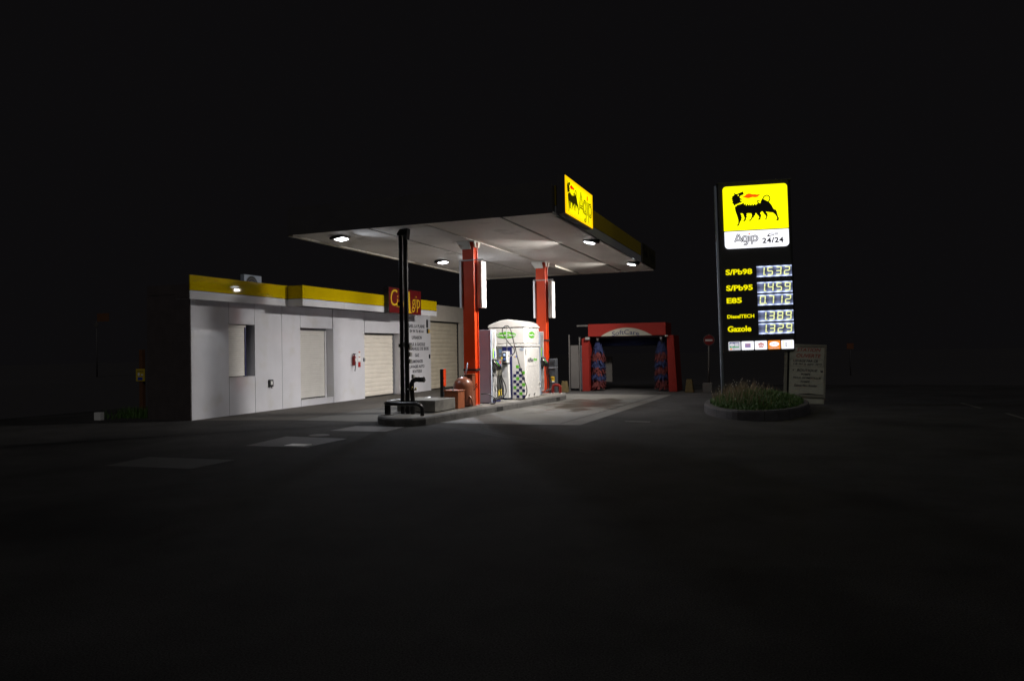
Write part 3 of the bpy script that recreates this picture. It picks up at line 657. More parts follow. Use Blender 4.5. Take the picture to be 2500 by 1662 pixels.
# ================================================================== PUMP ISLAND
isl = [(-7.26, 13.85), (-7.22, 14.56), (-6.98, 17.0), (-6.46, 21.4), (-6.48, 21.75), (-6.75, 22.6), (-7.3, 23.0), (-8.0, 22.9), (-8.5, 22.0), (-8.72, 15.5), (-8.68, 14.5), (-8.60, 14.10), (-8.42, 13.84), (-8.1, 13.58), (-7.80, 13.47), (-7.45, 13.58)]
ki = thing('pump_island', 'long raised concrete kerbed island under the canopy', 'kerb', (-7.6, 18, 0))
nI = len(isl); cx_, cy_ = -7.7, 18.0
def inset(P, d):
    out = []
    for i in range(len(P)):
        a, q, c = P[i-1], P[i], P[(i+1) % len(P)]
        e1 = Vector((q[0]-a[0], q[1]-a[1])).normalized(); e2 = Vector((c[0]-q[0], c[1]-q[1])).normalized()
        nn = (Vector((-e1.y, e1.x))+Vector((-e2.y, e2.x))).normalized(); out.append((q[0]+nn.x*d, q[1]+nn.y*d))
    return out
i2 = inset(isl, .02); i3 = inset(isl, .14)
g = G(); rings = [[(p[0], p[1], -.02) for p in isl], [(p[0], p[1], .13) for p in isl], [(p[0], p[1], .165) for p in i2], [(p[0], p[1], .17) for p in i3]]
vs = sum(rings, []); fs = []
for r_ in range(3):
    for i in range(nI): j = (i+1) % nI; fs.append((r_*nI+i, r_*nI+j, (r_+1)*nI+j, (r_+1)*nI+i))
g.add(vs, fs); g.build('kerb', 'kerb', ki)
g = G(); g.add([(p[0], p[1], .169) for p in i3], [tuple(range(nI))]); g.build('top_slab', 'kerbtop', ki)
def kerb_quad(g, y, ln, z0, z1, off=.003):
    # thin patch lying on the right-hand kerb face, following its line
    P = [(-7.22, 14.56), (-6.98, 17.0), (-6.46, 21.4)]
    a, c = (P[0], P[1]) if y < 17.0 else (P[1], P[2])
    d = Vector((c[0]-a[0], c[1]-a[1], 0)).normalized(); nn = Vector((d.y, -d.x, 0)); t = (y-a[1])/(c[1]-a[1])
    p = Vector((a[0]+(c[0]-a[0])*t, y, 0))+nn*off; q = p+d*ln
    g.add([p+vv(0, 0, z0), q+vv(0, 0, z0), q+vv(0, 0, z1), p+vv(0, 0, z1)], [(0, 1, 2, 3)])
g = G()
for yk in (15.1, 16.15, 17.4, 18.3, 19.3, 20.3): kerb_quad(g, yk, .012, .0, .135)
g.build('kerb_joint', 'joint', ki)
for yk, ln in ((17.15, .34), (20.85, .26)):
    g = G(); kerb_quad(g, yk, ln, .02, .125, .004); g.build('drain_hole', 'joint', ki)

# filling mast
ms = thing('filling_mast', 'tall black twin-tube mast with hoses standing on the island nose', 'mast', (-8.13, 14.55, .17))
for xx in (-8.208, -8.078):
    G().box(xx-.042, xx+.042, 14.52, 14.58, .17, 4.30).build('upright', 'blackgloss', ms, bevel=.012)
G().tube([(-8.143, 14.56, .3), (-8.143, 14.56, 4.25)], .010, 8).build('inner_cable', 'galv', ms)
g = G(); g.prism([(-8.265, 4.26), (-8.19, 4.36), (-7.99, 4.37), (-8.0, 4.26), (-8.02, 4.12), (-8.045, 4.12), (-8.05, 4.22), (-8.25, 4.22)], (0, 14.63, 0), X, Z, (0, -1, 0), .16); g.build('top_cap', 'blackgloss', ms, bevel=.008)
g = G(); g.box(-8.27, -8.0, 14.50, 14.60, 1.68, 1.76); g.build('clamp', 'blackgloss', ms); G().box(-8.28, -8.25, 14.50, 14.56, 2.62, 2.70).build('clamp', 'blackgloss', ms)
for z in (1.36, 1.52, 1.68):
    G().box(-8.015, -7.985, 14.52, 14.62, z-.05, z+.05).build('terminal_box', 'galv', ms, bevel=.004)
G().box(-8.16, -8.10, 14.495, 14.515, 1.68, 1.80).build('plate', 'galv', ms)
g = G(); g.tube(sm([(-7.955, 14.55, .17), (-7.955, 14.55, .5), (-7.97, 14.55, .78), (-7.95, 14.55, .90), (-7.86, 14.55, .95)]), .052, 12); g.build('riser_pipe', 'blackgloss', ms)
g = G(); g.tube([(-7.88, 14.55, .95), (-7.65, 14.55, .945)], .055, 16); g.tube([(-7.80, 14.55, .948), (-7.77, 14.55, .948)], .062, 16); g.tube([(-7.68, 14.55, .945), (-7.655, 14.55, .945)], .062, 16); g.build('coupling', 'blackgloss', ms)
g = G(); g.tube([(-7.655, 14.55, .94), (-7.615, 14.55, .94)], .010, 8); g.tube([(-7.62, 14.55, .92), (-7.62, 14.55, .96)], .008, 8); g.build('end_pin', 'steel', ms)
g = G(); g.prism([(-7.965, .97), (-7.90, .97), (-7.91, 1.06), (-7.955, 1.06)], (0, 14.58, 0), X, Z, (0, -1, 0), .06); g.build('valve_cap', 'galv', ms)
g = G(); g.tube([(-7.96, 14.49, .74), (-7.88, 14.49, .72), (-7.85, 14.49, .735)], .014, 8); g.tube([(-7.84, 14.49, .70), (-7.84, 14.49, .77)], .020, 8); g.lathe([(.001, 0), (.022, .004), (.022, .03), (.001, .034)], (-7.93, 14.49, .76), 12); g.build('brass_valve', mat('brass', (.6, .48, .2), .25, metal=1), ms)
g = G(); g.tube([(-8.04, 14.49, .73), (-8.02, 14.49, .73)], .022, 10); g.build('gauge', 'steel', ms)
# guard rail round the nose
gr = thing('guard_rail', 'low black tubular guard hoop at the island nose', 'guard rail', (-8.0, 14.2, .17))
g = G(); g.tube(sm([(-8.44, 14.95, .44), (-8.50, 14.40, .44), (-8.40, 14.16, .435), (-8.1, 14.10, .43), (-7.78, 14.12, .43), (-7.62, 14.16, .42), (-7.54, 14.2, .34), (-7.53, 14.2, .17)], 8), .045, 12); g.build('rail', 'blackgloss', gr)
g = G(); g.box(-8.45, -8.34, 14.15, 14.24, .17, .40); g.build('leg', 'blackgloss', gr, bevel=.01)
g = G(); g.box(-8.50, -8.29, 14.08, 14.30, .171, .185); g.build('foot_plate', 'galv', gr)
# concrete block
g = G().box(-8.53, -7.54, 14.84, 15.92, .19, .455)
cb = simple('concrete_block', 'low flat-topped concrete block on the island behind the mast', 'block', g, 'kerbtop', (-8.0, 15.4, .17), bevel=.012)
simple('crumpled_paper', 'small white scrap of paper on the concrete block', 'paper', G().add([(-8.22, 15.6, .458), (-8.12, 15.55, .46), (-8.05, 15.6, .462), (-8.08, 15.68, .49), (-8.18, 15.7, .475)], [(0, 1, 3), (1, 2, 3), (0, 3, 4)]), 'whitepl', (-8.15, 15.6, .456))
# orange box, narrow sign post, red bottle
ob = thing('orange_cabinet', 'short weathered orange metal cabinet on the island beside the red tank', 'cabinet', (-7.6, 16.15, .17))
G().box(-7.86, -7.49, 15.98, 16.36, .171, .60).build('body', 'orange2', ob, bevel=.01)
G().box(-7.88, -7.47, 15.96, 16.38, .60, .62).build('lid', 'orange2', ob, bevel=.004)
g = G(); g.tube([(-7.70, 16.1, .62), (-7.70, 16.1, .645)], .010, 8); g.tube([(-7.67, 16.1, .62), (-7.67, 16.1, .645)], .010, 8); g.build('lug', 'black', ob)
tp = thing('narrow_sign_post', 'narrow upright black board with orange edge behind the concrete block', 'board', (-8.05, 16.3, .17))
G().box(-8.12, -8.035, 16.28, 16.40, .171, 1.13).build('board', 'black', tp, bevel=.004)
G().box(-8.034, -8.022, 16.28, 16.42, .70, 1.13).build('side_plate', 'orange', tp)
tk = thing('fire_fighting_tank', 'faded red dome-topped cylinder tank at the foot of the near column', 'tank', (-7.69, 16.72, .17))
pr = [(.20, 0), (.235, .02), (.245, .10), (.25, .30), (.25, .50)]+[(.25*math.cos(a), .50+.24*math.sin(a)) for a in [R(15*i) for i in range(1, 6)]]+[(.02, .742)]
g = G(); g.lathe(pr, (-7.69, 16.72, .18), 32); g.build('body', 'redtank', tk)
g = G()
for (dx, dy) in ((-.08, 0), (-.03, .03), (.0, -.02), (.04, .0)): g.tube([(-7.69+dx, 16.72+dy, .90), (-7.69+dx, 16.72+dy, .955)], .012, 8)
g.build('fitting', 'black', tk)
G().tube(sm([(-7.50, 16.6, .45), (-7.42, 16.62, .36), (-7.40, 16.64, .19)]), .02, 8).build('drain_pipe', 'redtank', tk)
cc = thing('column_cabinet', 'dark red cabinet strapped to the foot of the near orange column', 'cabinet', (-7.55, 16.9, .17))
G().box(-7.70, -7.47, 16.80, 16.975, .171, .97).build('body', 'redtank', cc, bevel=.006)
G().box(-7.72, -7.45, 16.78, 16.98, .97, .985).build('lid', 'orange2', cc)
G().tube([(-7.63, 16.75, .97), (-7.60, 16.74, 1.12), (-7.57, 16.74, 1.27)], .018, 8).build('lever', 'pumpgrey', cc)
g = G(); g.tube(sm([(-7.42, 17.02, .62), (-7.44, 16.95, .70), (-7.40, 16.9, .74), (-7.40, 16.92, .66), (-7.5, 16.85, .55)]), .008, 6); g.build('cable', 'rubber', cc)
g = G(); g.tube(sm([(-7.45, 17.30, .45), (-7.30, 17.4, .44), (-7.16, 17.5, .33), (-7.15, 17.5, .2), (-7.25, 17.45, .182)]), .013, 8)
simple('ground_cable', 'thin black cable looping from the near column to the island', 'cable', g, 'rubber', (-7.25, 17.4, .17))

# fuel pump
def pump(c0=.47, c1=.88):
    o = thing('fuel_pump', 'fuel pump with tall white hose pillar nearest the camera, beside the near orange column', 'fuel pump', (-7.34, 17.75, .17), 'fuel pumps on the island', local=True)
    G().box(-.40, -.045, 0, .03, .02, 1.95).build('side_panel', 'pumpgrey', o, bevel=.006)
    G().box(-.40, -.10, min(.031, c0), max(.46, c1+.01), .0, .12).build('plinth', 'navy', o)
    g = G(); g.box(-.39, -.03, .031, .46, .12, 1.95); pl = g.build('hose_pillar', 'pillar', o, bevel=.01)
    G().box(-.044, -.005, .0, .075, .02, 1.95).build('corner_strip', 'pumpgrey', o, bevel=.006)
    for k in range(3):
        y = .13+.1*k
        G().box(-.0295, -.022, y, y+.022, .15, 1.93).build('channel', 'pumpdark', pl)
    G().box(-.029, -.018, .195, .25, 1.20, 1.45).build('grade_label', 'lime', pl)
    G().box(-.029, -.018, .30, .34, 1.20, 1.38).build('grade_label', 'blue', pl)
    G().box(-.029, .03, .09, .44, .88, 1.17).build('nozzle_boot', 'pumpdark', o, bevel=.01)
    for k, (cm, yy) in enumerate((('steel', .13), ('green', .24), ('blue', .35))):
        nz = G().tube(sm([(.03, yy-.03, 1.14), (.06, yy, 1.05), (.10, yy+.06, .97), (.10, yy+.10, .88)]), [.022]*18+[.026], 8).build('nozzle', 'rubber', o)
        G().tube([(.045, yy-.035, 1.12), (.085, yy+.02, 1.02), (.115, yy+.05, .985)], .014, 8).build('nozzle_guard', 'steel' if k == 0 else cm, nz)
        G().tube(sm([(.10, yy+.10, .90), (.10, yy+.14, .70), (.11, yy+.24+.08*k, .40), (.10, yy+.22+.08*k, .18), (.06, yy+.05, .10), (.0, .10, .10)]), .014, 8).build('hose', 'rubber', o)
    # cabinet
    cb_ = G().box(-.38, -.05, c0, c1, .12, .72).build('lower_cabinet', 'pumpdark', o, bevel=.01)
    G().box(-.38, -.045, c0, c1, .725, .93).build('middle_panel', 'cream', o, bevel=.006)
    hd = G().box(-.40, -.02, c0, c1, .98, 1.52).build('display_head', 'pumpdark', o, bevel=.015)
    G().box(-.0195, -.012, c0+.13, c0+.33, 1.33, 1.43).build('screen', 'screen2', hd)
    G().box(-.0195, -.012, c0+.15, c0+.27, 1.23, 1.28).build('screen', 'screen2', hd)
    G().box(-.0195, -.010, c0+.31, c0+.35, 1.16, 1.22).build('sticker', 'signyel', hd)
    G().box(-.0195, .02, c0+.03, c0+.25, .95, 1.15).build('card_reader', 'galv', hd, bevel=.006)
    G().box(.0205, .024, c0+.08, c0+.17, 1.03, 1.12).build('keypad', 'inkred', hd)
    G().box(-.0495, -.044, c0+.13, c0+.37, .17, .33).build('warning_sticker', 'yelpl', cb_)
    return o
p1 = pump()
p2 = pump(-.42, -.01); p2.location = (-7.08, 21.05, .17)
p2['label'] = 'fuel pump half hidden behind the white tank, next to the far orange column'

# AdBlue tank
tn = thing('fluid_tank', 'big white plastic dispensing tank with domed lid and green logos on the island', 'tank', (-7.5, 19.95, .17))
G().box(-8.05, -6.94, 19.30, 20.58, .172, 1.655).build('lower_body', 'white', tn, bevel=.03)
G().box(-8.07, -6.925, 19.285, 20.60, 1.66, 1.735).build('belt', 'white', tn, bevel=.02)
ub = G().box(-8.05, -6.945, 19.30, 20.58, 1.74, 2.205).build('upper_body', 'white', tn, bevel=.03)
arch = [(-8.07, 2.212), (-6.925, 2.212), (-6.925, 2.255), (-6.965, 2.275)]+[(-6.965-1.065*t/18, 2.275+.165*math.sin(math.pi*(.10+.86*t/18))) for t in range(1, 18)]+[(-8.035, 2.30), (-8.07, 2.25)]
g = G(); g.prism(arch, (0, 20.61, 0), X, Z, (0, -1, 0), 1.325)
g.build('lid', 'white', tn, bevel=.02)
g = G(); g.prism(ell(-7.50, 2.00, .30, .095), (0, 19.299, 0), X, Z, (0, -1, 0), .004); lg = g.build('logo', 'green', tn)
text('logo_lettering', 'GreenChem', 'whitepl', lg, (-7.775, 19.294, 1.965), X, Z, .55, .075, off=.02)
g = G(); g.prism(ell(19.90, 2.00, .27, .095), (-6.944, 0, 0), Y, Z, X, .004); lg = g.build('logo', 'green', tn)
text('logo_lettering', 'GreenChem', 'whitepl', lg, (-6.939, 19.67, 1.97), Y, Z, .46, .06, off=.02)
text('lettering', 'AdBlue', 'inkbk', tn, (-6.9395, 19.50, 1.22), Y, Z, .50, .12, off=.01)
text('lettering', '4you', 'green', tn, (-6.9395, 20.02, 1.22), Y, Z, .32, .12, off=.02, shear=.15)
G().box(-6.9395, -6.9375, 19.55, 20.25, 1.095, 1.10).build('small_print', 'frame', tn)
gg = G(); gn = G(); cw = .0875; rh = .0845
for r_, (a) in enumerate([[(1, 'g')], [(2, 'n')], [(1, 'n'), (3, 'g')], [(0, 'n'), (2, 'n')], [(1, 'g'), (3, 'n')], [(0, 'n'), (2, 'n')], [(1, 'n'), (3, 'g')], [(0, 'g'), (2, 'n')], [(1, 'n'), (3, 'n')], [(0, 'n'), (2, 'g')], [(1, 'n'), (3, 'n')]]):
    for c_, k in a:
        x0 = -7.305+c_*cw; z1 = .21+(11-r_)*rh
        (gg if k == 'g' else gn).box(x0, x0+cw, 19.2965, 19.2995, z1-rh, z1)
gg.build('green_squares', 'green', tn); gn.build('navy_squares', 'navy', tn)
G().box(-7.10, -6.985, 19.2965, 19.2995, 1.55, 1.63).build('notice', 'pumpgrey', tn)
G().box(-6.9395, -6.937, 19.33, 19.38, 1.42, 1.62).build('notice', 'inkbk', tn)
g = G(); g.prism([(-7.285, 1.36), (-7.23, 1.36), (-7.257, 1.41)], (0, 19.2995, 0), X, Z, (0, -1, 0), .003); g.build('warning_sticker', 'signyel', tn)
g = G(); g.prism(ell(-7.21, 1.385, .02, .025, 12), (0, 19.2995, 0), X, Z, (0, -1, 0), .003); g.build('round_sticker', 'blue', tn)
g = G()
for yy in (19.55, 20.0): g.prism([(yy, .20), (yy+.13, .315), (yy+.0, .29)], (-6.939, 0, 0), Y, Z, X, .003)
g.build('slot', 'black', tn)
g = G(); g.tube([(-6.93, 20.50, .55), (-6.90, 20.50, .62)], .02, 8); g.tube([(-6.92, 20.52, .40), (-6.90, 20.52, .5)], .012, 8); g.build('latch', 'galv', tn)
# dispenser in front of the tank
dp = thing('fluid_dispenser', 'slim white dispenser on a navy board with a looping black hose, before the white tank', 'dispenser', (-7.48, 19.2, .17))
g = G(); g.box(-7.63, -7.325, 19.25, 19.285, .175, 1.66); g.build('back_board', 'navy', dp, bevel=.004)
db = G().box(-7.62, -7.385, 19.02, 19.249, 1.22, 1.54).build('display_box', 'whitepl', dp, bevel=.01)
G().box(-7.50, -7.41, 19.012, 19.0195, 1.26, 1.51).build('screen_bezel', 'black', db)
G().box(-7.485, -7.425, 19.006, 19.0115, 1.405, 1.475).build('screen', 'screenw', db)
G().box(-7.485, -7.425, 19.006, 19.0115, 1.29, 1.36).build('screen', 'screen', db)
g = G(); g.prism([(-7.61, 1.17), (-7.385, 1.17), (-7.37, .22), (-7.53, .22)], (0, 19.249, 0), X, Z, (0, -1, 0), .12); lp = g.build('lower_panel', 'whitepl', dp, bevel=.006)
G().box(-7.525, -7.505, 19.124, 19.1285, 1.09, 1.13).build('keyhole', 'black', lp)
g = G()
for k in range(7): g.box(-7.56, -7.43, 19.1255, 19.1285, .82+.035*k, .825+.035*k)
g.build('instruction_lines', 'pumpgrey', lp)
G().box(-7.625, -7.39, 19.06, 19.249, 1.172, 1.218).build('gap_strip', 'pumpdark', dp)
G().tube([(-7.42, 19.12, 1.54), (-7.42, 19.12, 2.24)], .011, 8).build('hose_mast', 'mast', dp)
g = G()
hp = [(1249, 868), (1256, 860), (1254, 850), (1243, 838), (1231, 820), (1227, 808), (1231, 799), (1238, 796), (1246, 802), (1251, 820), (1258, 850), (1268, 893), (1278, 925), (1284, 945), (1283, 962), (1273, 973), (1258, 976)]
pts = [(-7.73+(u-1212)*.01239, 19.10, max(.19, 1.7-(v-844)*.01168)) for u, v in hp]
g.tube(sm(pts, 5), .014, 8); g.build('hose', 'rubber', dp)
G().tube([(-7.385, 19.1, 1.40), (-7.32, 19.1, 1.40), (-7.27, 19.1, 1.42)], .018, 8).build('nozzle', 'steel', dp)
# payment terminal, red hoop
pt = thing('payment_terminal', 'dark grey payment terminal with a small yellow emblem sticker by the far column', 'terminal', (-7.05, 22.3, .17))
G().box(-7.17, -6.97, 22.20, 22.50, .172, .96).build('pedestal', 'dgrey', pt, bevel=.012)
hd = G().box(-7.18, -6.965, 22.16, 22.50, 1.0, 1.27).build('head', 'dgrey', pt, bevel=.025)
G().box(-7.13, -7.0, 22.150, 22.1585, 1.06, 1.17).build('screen', 'black', hd)
G().box(-7.18, -6.965, 22.13, 22.50, .962, .998).build('shelf', 'frame', pt, bevel=.006)
st = G().box(-7.115, -6.995, 22.192, 22.1985, .55, .70).build('sticker', 'signyel', pt)
emblem(st, (-7.10, 22.1915, .60), X, Z, .09, .08, 'emb', 'flame', 'signyel', .1, .9, .05, .95)
G().box(-7.115, -6.995, 22.190, 22.1985, .52, .549).build('sticker_band', 'whitepl', pt)
rh_ = thing('red_hoop', 'short red tubular guard hoop at the far end of the island', 'guard hoop', (-6.87, 22.0, .17))
g = G(); g.tube(sm([(-6.99, 22.0, .17), (-6.99, 22.0, .36), (-6.95, 22.0, .43), (-6.85, 22.0, .44), (-6.76, 22.0, .40), (-6.75, 22.0, .32), (-6.75, 22.0, .17)], 5), .045, 12); g.build('hoop', 'cwred', rh_)
g = G(); g.lathe([(.075, 0), (.075, .012), (.05, .014)], (-6.99, 22.0, .172), 16); g.lathe([(.075, 0), (.075, .012), (.05, .014)], (-6.75, 22.0, .172), 16); g.build('foot_plate', 'galv', rh_)

# ================================================================== PYLON
PY = (-1.66, 20.6, 0)
py = thing('price_pylon', 'tall dark price pylon with lit yellow emblem panel and lit price displays', 'price sign', PY, local=True)
py.rotation_mode = 'XYZ'; py.rotation_euler = (0, R(-.95), R(12.6))
mslab = mat('pylon_black_panel', (.030, .030, .030), .45, var=.1)
ft = .0
prof = [(.05, 0), (1.90, 0), (1.96, .05), (1.99, .14), (1.96, .26), (1.90, .32), (.05, .32)]
g = G(); g.prism(prof, (0, 0, 1.40), X, Y, Z, 4.62); g.build('slab', mslab, py)
G().box(.04, 1.99, -.012, .33, 6.022, 6.06).build('top_cap', mat('panel_glow_cap', (.05, .05, .02), .5), py, bevel=.006)  # olive tint stands for yellow light from the lit panel
G().tube([(0, .10, .0), (0, .10, 6.0)], .042, 14).build('pole', 'pumpgrey', py)
g = G(); g.prism([(.60, .1), (.60, .12), (.61, .1)], (0, 0, 0), X, Y, Z, .2)
yp = G().prism(rrect(.175, 1.865, 4.728, 5.935, .09, (0, 1, 1, 0)), (0, -.001, 0), X, Z, (0, -1, 0), .03).build('yellow_panel', 'lit_y', py)
emblem(yp, (.175, -.0315, 4.728), X, Z, 1.69, 1.207, 'emb', 'flame', 'lit_y')
wp = G().prism(rrect(.185, 1.865, 4.235, 4.702, .10, (1, 0, 0, 1)), (0, -.001, 0), X, Z, (0, -1, 0), .03).build('white_panel', 'lit_w', py)
stroke_word(wp, (.45, -.0315, 4.318), X, Z, .66, .31, 'ink', 'lit_wi', .052)
G().box(.815, .853, -.036, -.0315, 4.60, 4.635).build('letter_dot', 'flame', wp)
text('lettering', '24/24', 'ink', wp, (1.17, -.0315, 4.34), X, Z, .55, .145, off=.03, sp=1.12)
g = G(); g.prism([(1.30, 4.545), (1.36, 4.600), (1.47, 4.605), (1.44, 4.590), (1.37, 4.585), (1.34, 4.555), (1.36, 4.540), (1.40, 4.525), (1.48, 4.510), (1.38, 4.510), (1.31, 4.520)], (0, -.0315, 0), X, Z, (0, -1, 0), .004)
g.prism([(1.39, 4.555), (1.45, 4.565), (1.48, 4.585), (1.48, 4.550), (1.41, 4.545)], (0, -.0315, 0), X, Z, (0, -1, 0), .004); g.build('hand_symbol', 'ink', wp)
G().prism([(1.49, 4.550), (1.585, 4.550), (1.595, 4.610), (1.50, 4.610)], (0, -.0315, 0), X, Z, (0, -1, 0), .004).build('card_symbol', 'lit_gr', wp)
SEG = {'0': 'abcdef', '1': 'bc', '2': 'abged', '3': 'abgcd', '4': 'fgbc', '5': 'afgcd', '7': 'abc', '8': 'abcdefg', '9': 'abcdfg', '9b': ''}
def digits(parent, s, x0, z0, w, h):
    gs = G(); go = G(); dw = w/4; th = .030
    for i, ch in enumerate(s):
        a = x0+i*dw*.965+dw*.25; c = a+dw*.54; lo = z0+h*.13; hi = z0+h*.90; md_ = (lo+hi)/2; e = .006
        def sh(P): return [(p[0]+(p[1]-lo)*.09, p[1]) for p in P]
        rects = {'a': (a+e, c-e, hi-th, hi), 'd': (a+e, c-e, lo, lo+th), 'g': (a+e, c-e, md_-th/2, md_+th/2),
                 'f': (a-th/2, a+th/2, md_+e, hi-e), 'b': (c-th/2, c+th/2, md_+e, hi-e), 'e': (a-th/2, a+th/2, lo+e, md_-e), 'c': (c-th/2, c+th/2, lo+e, md_-e)}
        for k, r_ in rects.items():
            P = sh([(r_[0], r_[2]), (r_[1], r_[2]), (r_[1], r_[3]), (r_[0], r_[3])])
            if k in SEG[ch]: gs.prism(P, (0, -.0215, 0), X, Z, (0, -1, 0), .003)
            elif k == 'g': 
                P = sh([(r_[0], md_-.004), (r_[1], md_-.004), (r_[1], md_+.004), (r_[0], md_+.004)]); go.prism(P, (0, -.0215, 0), X, Z, (0, -1, 0), .002)
        if i == 0: gs.prism(ell(c+.035, lo+.010, .017, .017, 10), (0, -.0215, 0), X, Z, (0, -1, 0), .003)
    gs.build('digits', 'seg', parent)
    if go.v: go.build('unlit_segments', 'segoff', parent)
rows = [('S/Pb98', '1532', 3.720, .70, .155), ('S/Pb95', '1459', 3.285, .70, .155), ('E85', '0712', 2.945, .40, .15), ('DieselTECH', '1389', 2.508, .71, .10), ('Gazole', '1329', 2.168, .62, .16)]
for lab, num, zt, w, h in rows:
    d = G().box(.996, 1.906, -.021, -.001, zt-.288, zt).build('price_display', 'lcd', py)
    digits(d, num, .996, zt-.288, .91, .288)
    text('lettering', lab, 'lit_yt', py, (.178, -.002, zt-.145-h/2+.02), X, Z, w, h, off=.035 if lab != 'DieselTECH' else .03, depth=.006)
for k in range(5):
    x0 = .183+.3465*k; m_ = ['lit_gr', 'lit_w', 'lit_w', 'lit_or', 'lit_w'][k]
    c_ = G().prism(rrect(x0, x0+.318, 1.462, 1.697, .02), (0, -.001, 0), X, Z, (0, -1, 0), .02).build('card_logo', m_, py)
    yf = -.0215; N_ = (0, -1, 0); cx = x0+.159
    if k == 0:
        G().box(x0+.025, x0+.275, yf-.003, yf, 1.605, 1.68).build('navy_band', 'cardnavy', c_)
        G().box(x0+.025, x0+.275, yf-.003, yf, 1.535, 1.604).build('green_band', 'cardgreen', c_)
        g = G(); g.prism(ell(x0+.09, 1.61, .064, .052, 20), (0, yf-.003, 0), X, Z, N_, .002); g.prism(rrect(x0+.155, x0+.27, 1.612, 1.66, .02), (0, yf-.003, 0), X, Z, N_, .002); g.prism(rrect(x0+.155, x0+.27, 1.56, 1.608, .02), (0, yf-.003, 0), X, Z, N_, .002); g.build('letters', 'lit_gr', c_)
        g = G(); g.prism(ell(x0+.05, 1.497, .018, .018, 12), (0, yf, 0), X, Z, N_, .003); g.prism(ell(x0+.075, 1.497, .018, .018, 12), (0, yf, 0), X, Z, N_, .002); g.build('card_mark', 'lit_or', c_)
        text('lettering', 'E', 'ink', c_, (x0+.13, yf, 1.482), X, Z, .022, .034)
    if k == 1:
        G().box(cx-.075, cx+.075, yf-.003, yf, 1.522, 1.638).build('emblem_plate', 'cardtxt', c_); text('lettering', 'CEF', 'cardred', c_, (cx-.05, yf-.003, 1.58), X, Z, .10, .045)
    if k == 2:
        G().prism([(cx-.055, 1.52), (cx+.06, 1.52), (cx+.075, 1.62), (cx, 1.652), (cx-.075, 1.62)], (0, yf, 0), X, Z, N_, .003).build('emblem_shape', 'cardred', c_); text('lettering', 'UTA', 'lit_w', c_, (cx-.05, yf-.003, 1.54), X, Z, .105, .06, off=.01)
    if k == 3:
        e_2 = G().prism(ell(cx, 1.598, .125, .066, 24), (0, yf, 0), X, Z, N_, .003).build('white_oval', 'lit_w', c_); text('lettering', 'DKV', 'cardtxt', e_2, (cx-.085, yf-.003, 1.568), X, Z, .17, .06, off=.0, shear=.3)
        text('lettering', 'EURO SERVICE', 'lit_gr', c_, (cx-.12, yf, 1.478), X, Z, .24, .026, off=.02)
    if k == 4:
        g = G()
        for q in range(6): g.box(cx-.055, cx-.03+.004*(q % 2), yf-.003, yf, 1.51+.021*q, 1.525+.021*q)
        g.build('emblem_shape', 'emb', c_)
        g = G(); g.box(cx-.11, cx-.10, yf-.003, yf, 1.475, 1.685); g.box(cx+.10, cx+.11, yf-.003, yf, 1.475, 1.685); g.build('yellow_line', 'lit_yt', c_)

# planter
PC = (-.75, 18.95); PRX, PRY = 1.22, 2.78
pk = thing('planter', 'oval kerbed planting bed around the price pylon foot', 'planter', (PC[0], PC[1], 0))
def ring(k, z, n=56, d=0): return [(PC[0]+(PRX-k)*math.cos(2*math.pi*i/n), PC[1]+(PRY-k)*math.sin(2*math.pi*i/n), z) for i in range(n)]
rg = [ring(0, -.02), ring(.0, .17), ring(.02, .21), ring(.16, .21), ring(.17, .12)]
vs = sum(rg, []); fs = []; n = 56
for r_ in range(4):
    for i in range(n): j = (i+1) % n; fs.append((r_*n+i, r_*n+j, (r_+1)*n+j, (r_+1)*n+i))
MT['kerbdark'] = mat('planter_kerb_concrete', (.05, .047, .05), .8, bump=.6, bs=60, var=.3, vs=5)
g = G().add(vs, fs); g.build('kerb', 'kerbdark', pk)
g = G()
for k in range(0, 56, 4):
    a = 2*math.pi*k/56; dx, dy = math.cos(a), math.sin(a); c = Vector((PC[0]+PRX*dx, PC[1]+PRY*dy, 0)); nn = Vector((dx/PRX, dy/PRY, 0)).normalized(); tt = Vector((-nn.y, nn.x, 0))*.006
    q = nn*.003; i_ = nn*.15
    g.add([c+q-tt, c+q+tt, c+q+tt+vv(0, 0, .205), c+q-tt+vv(0, 0, .205), c-i_-tt+vv(0, 0, .213), c-i_+tt+vv(0, 0, .213)], [(0, 1, 2, 3), (3, 2, 5, 4)])
g.build('kerb_joint', 'joint', pk)
vs = [(PC[0], PC[1], .34)]; fs = []
for r_ in range(1, 6):
    for i in range(28):
        a = 2*math.pi*i/28; k = r_/5*.87; vs.append((PC[0]+PRX*k*math.cos(a), PC[1]+PRY*k*math.sin(a), .34-.20*(r_/5)**2+random.uniform(-.015, .015)))
for i in range(28): fs.append((0, 1+i, 1+(i+1) % 28))
for r_ in range(4):
    for i in range(28): a = 1+r_*28; fs.append((a+i, a+28+i, a+28+(i+1) % 28, a+(i+1) % 28))
G().add(vs, fs, True).build('soil', 'soil', pk)
def blades(name, m, n, hmin, hmax, wid, region, lean=.25, label=None, cat='grass'):
    g = G()
    for _ in range(n):
        x, y, z, hh = region(); h = random.uniform(hmin, hmax)*hh; a = random.uniform(0, 6.283); l = random.gauss(0, lean)*h
        d = Vector((math.cos(a), math.sin(a), 0)); w = Vector((-d.y, d.x, 0))*wid*random.uniform(.6, 1.4)
        p = Vector((x, y, z)); m1 = p+d*l*.35+vv(0, 0, h*.6); tp_ = p+d*l+vv(0, 0, h)
        g.add([p-w, p+w, m1+w*.8, m1-w*.8, tp_], [(0, 1, 2, 3), (3, 2, 4)])
    o = g.build(name, m); tag(o, label, cat, kind='stuff'); return o
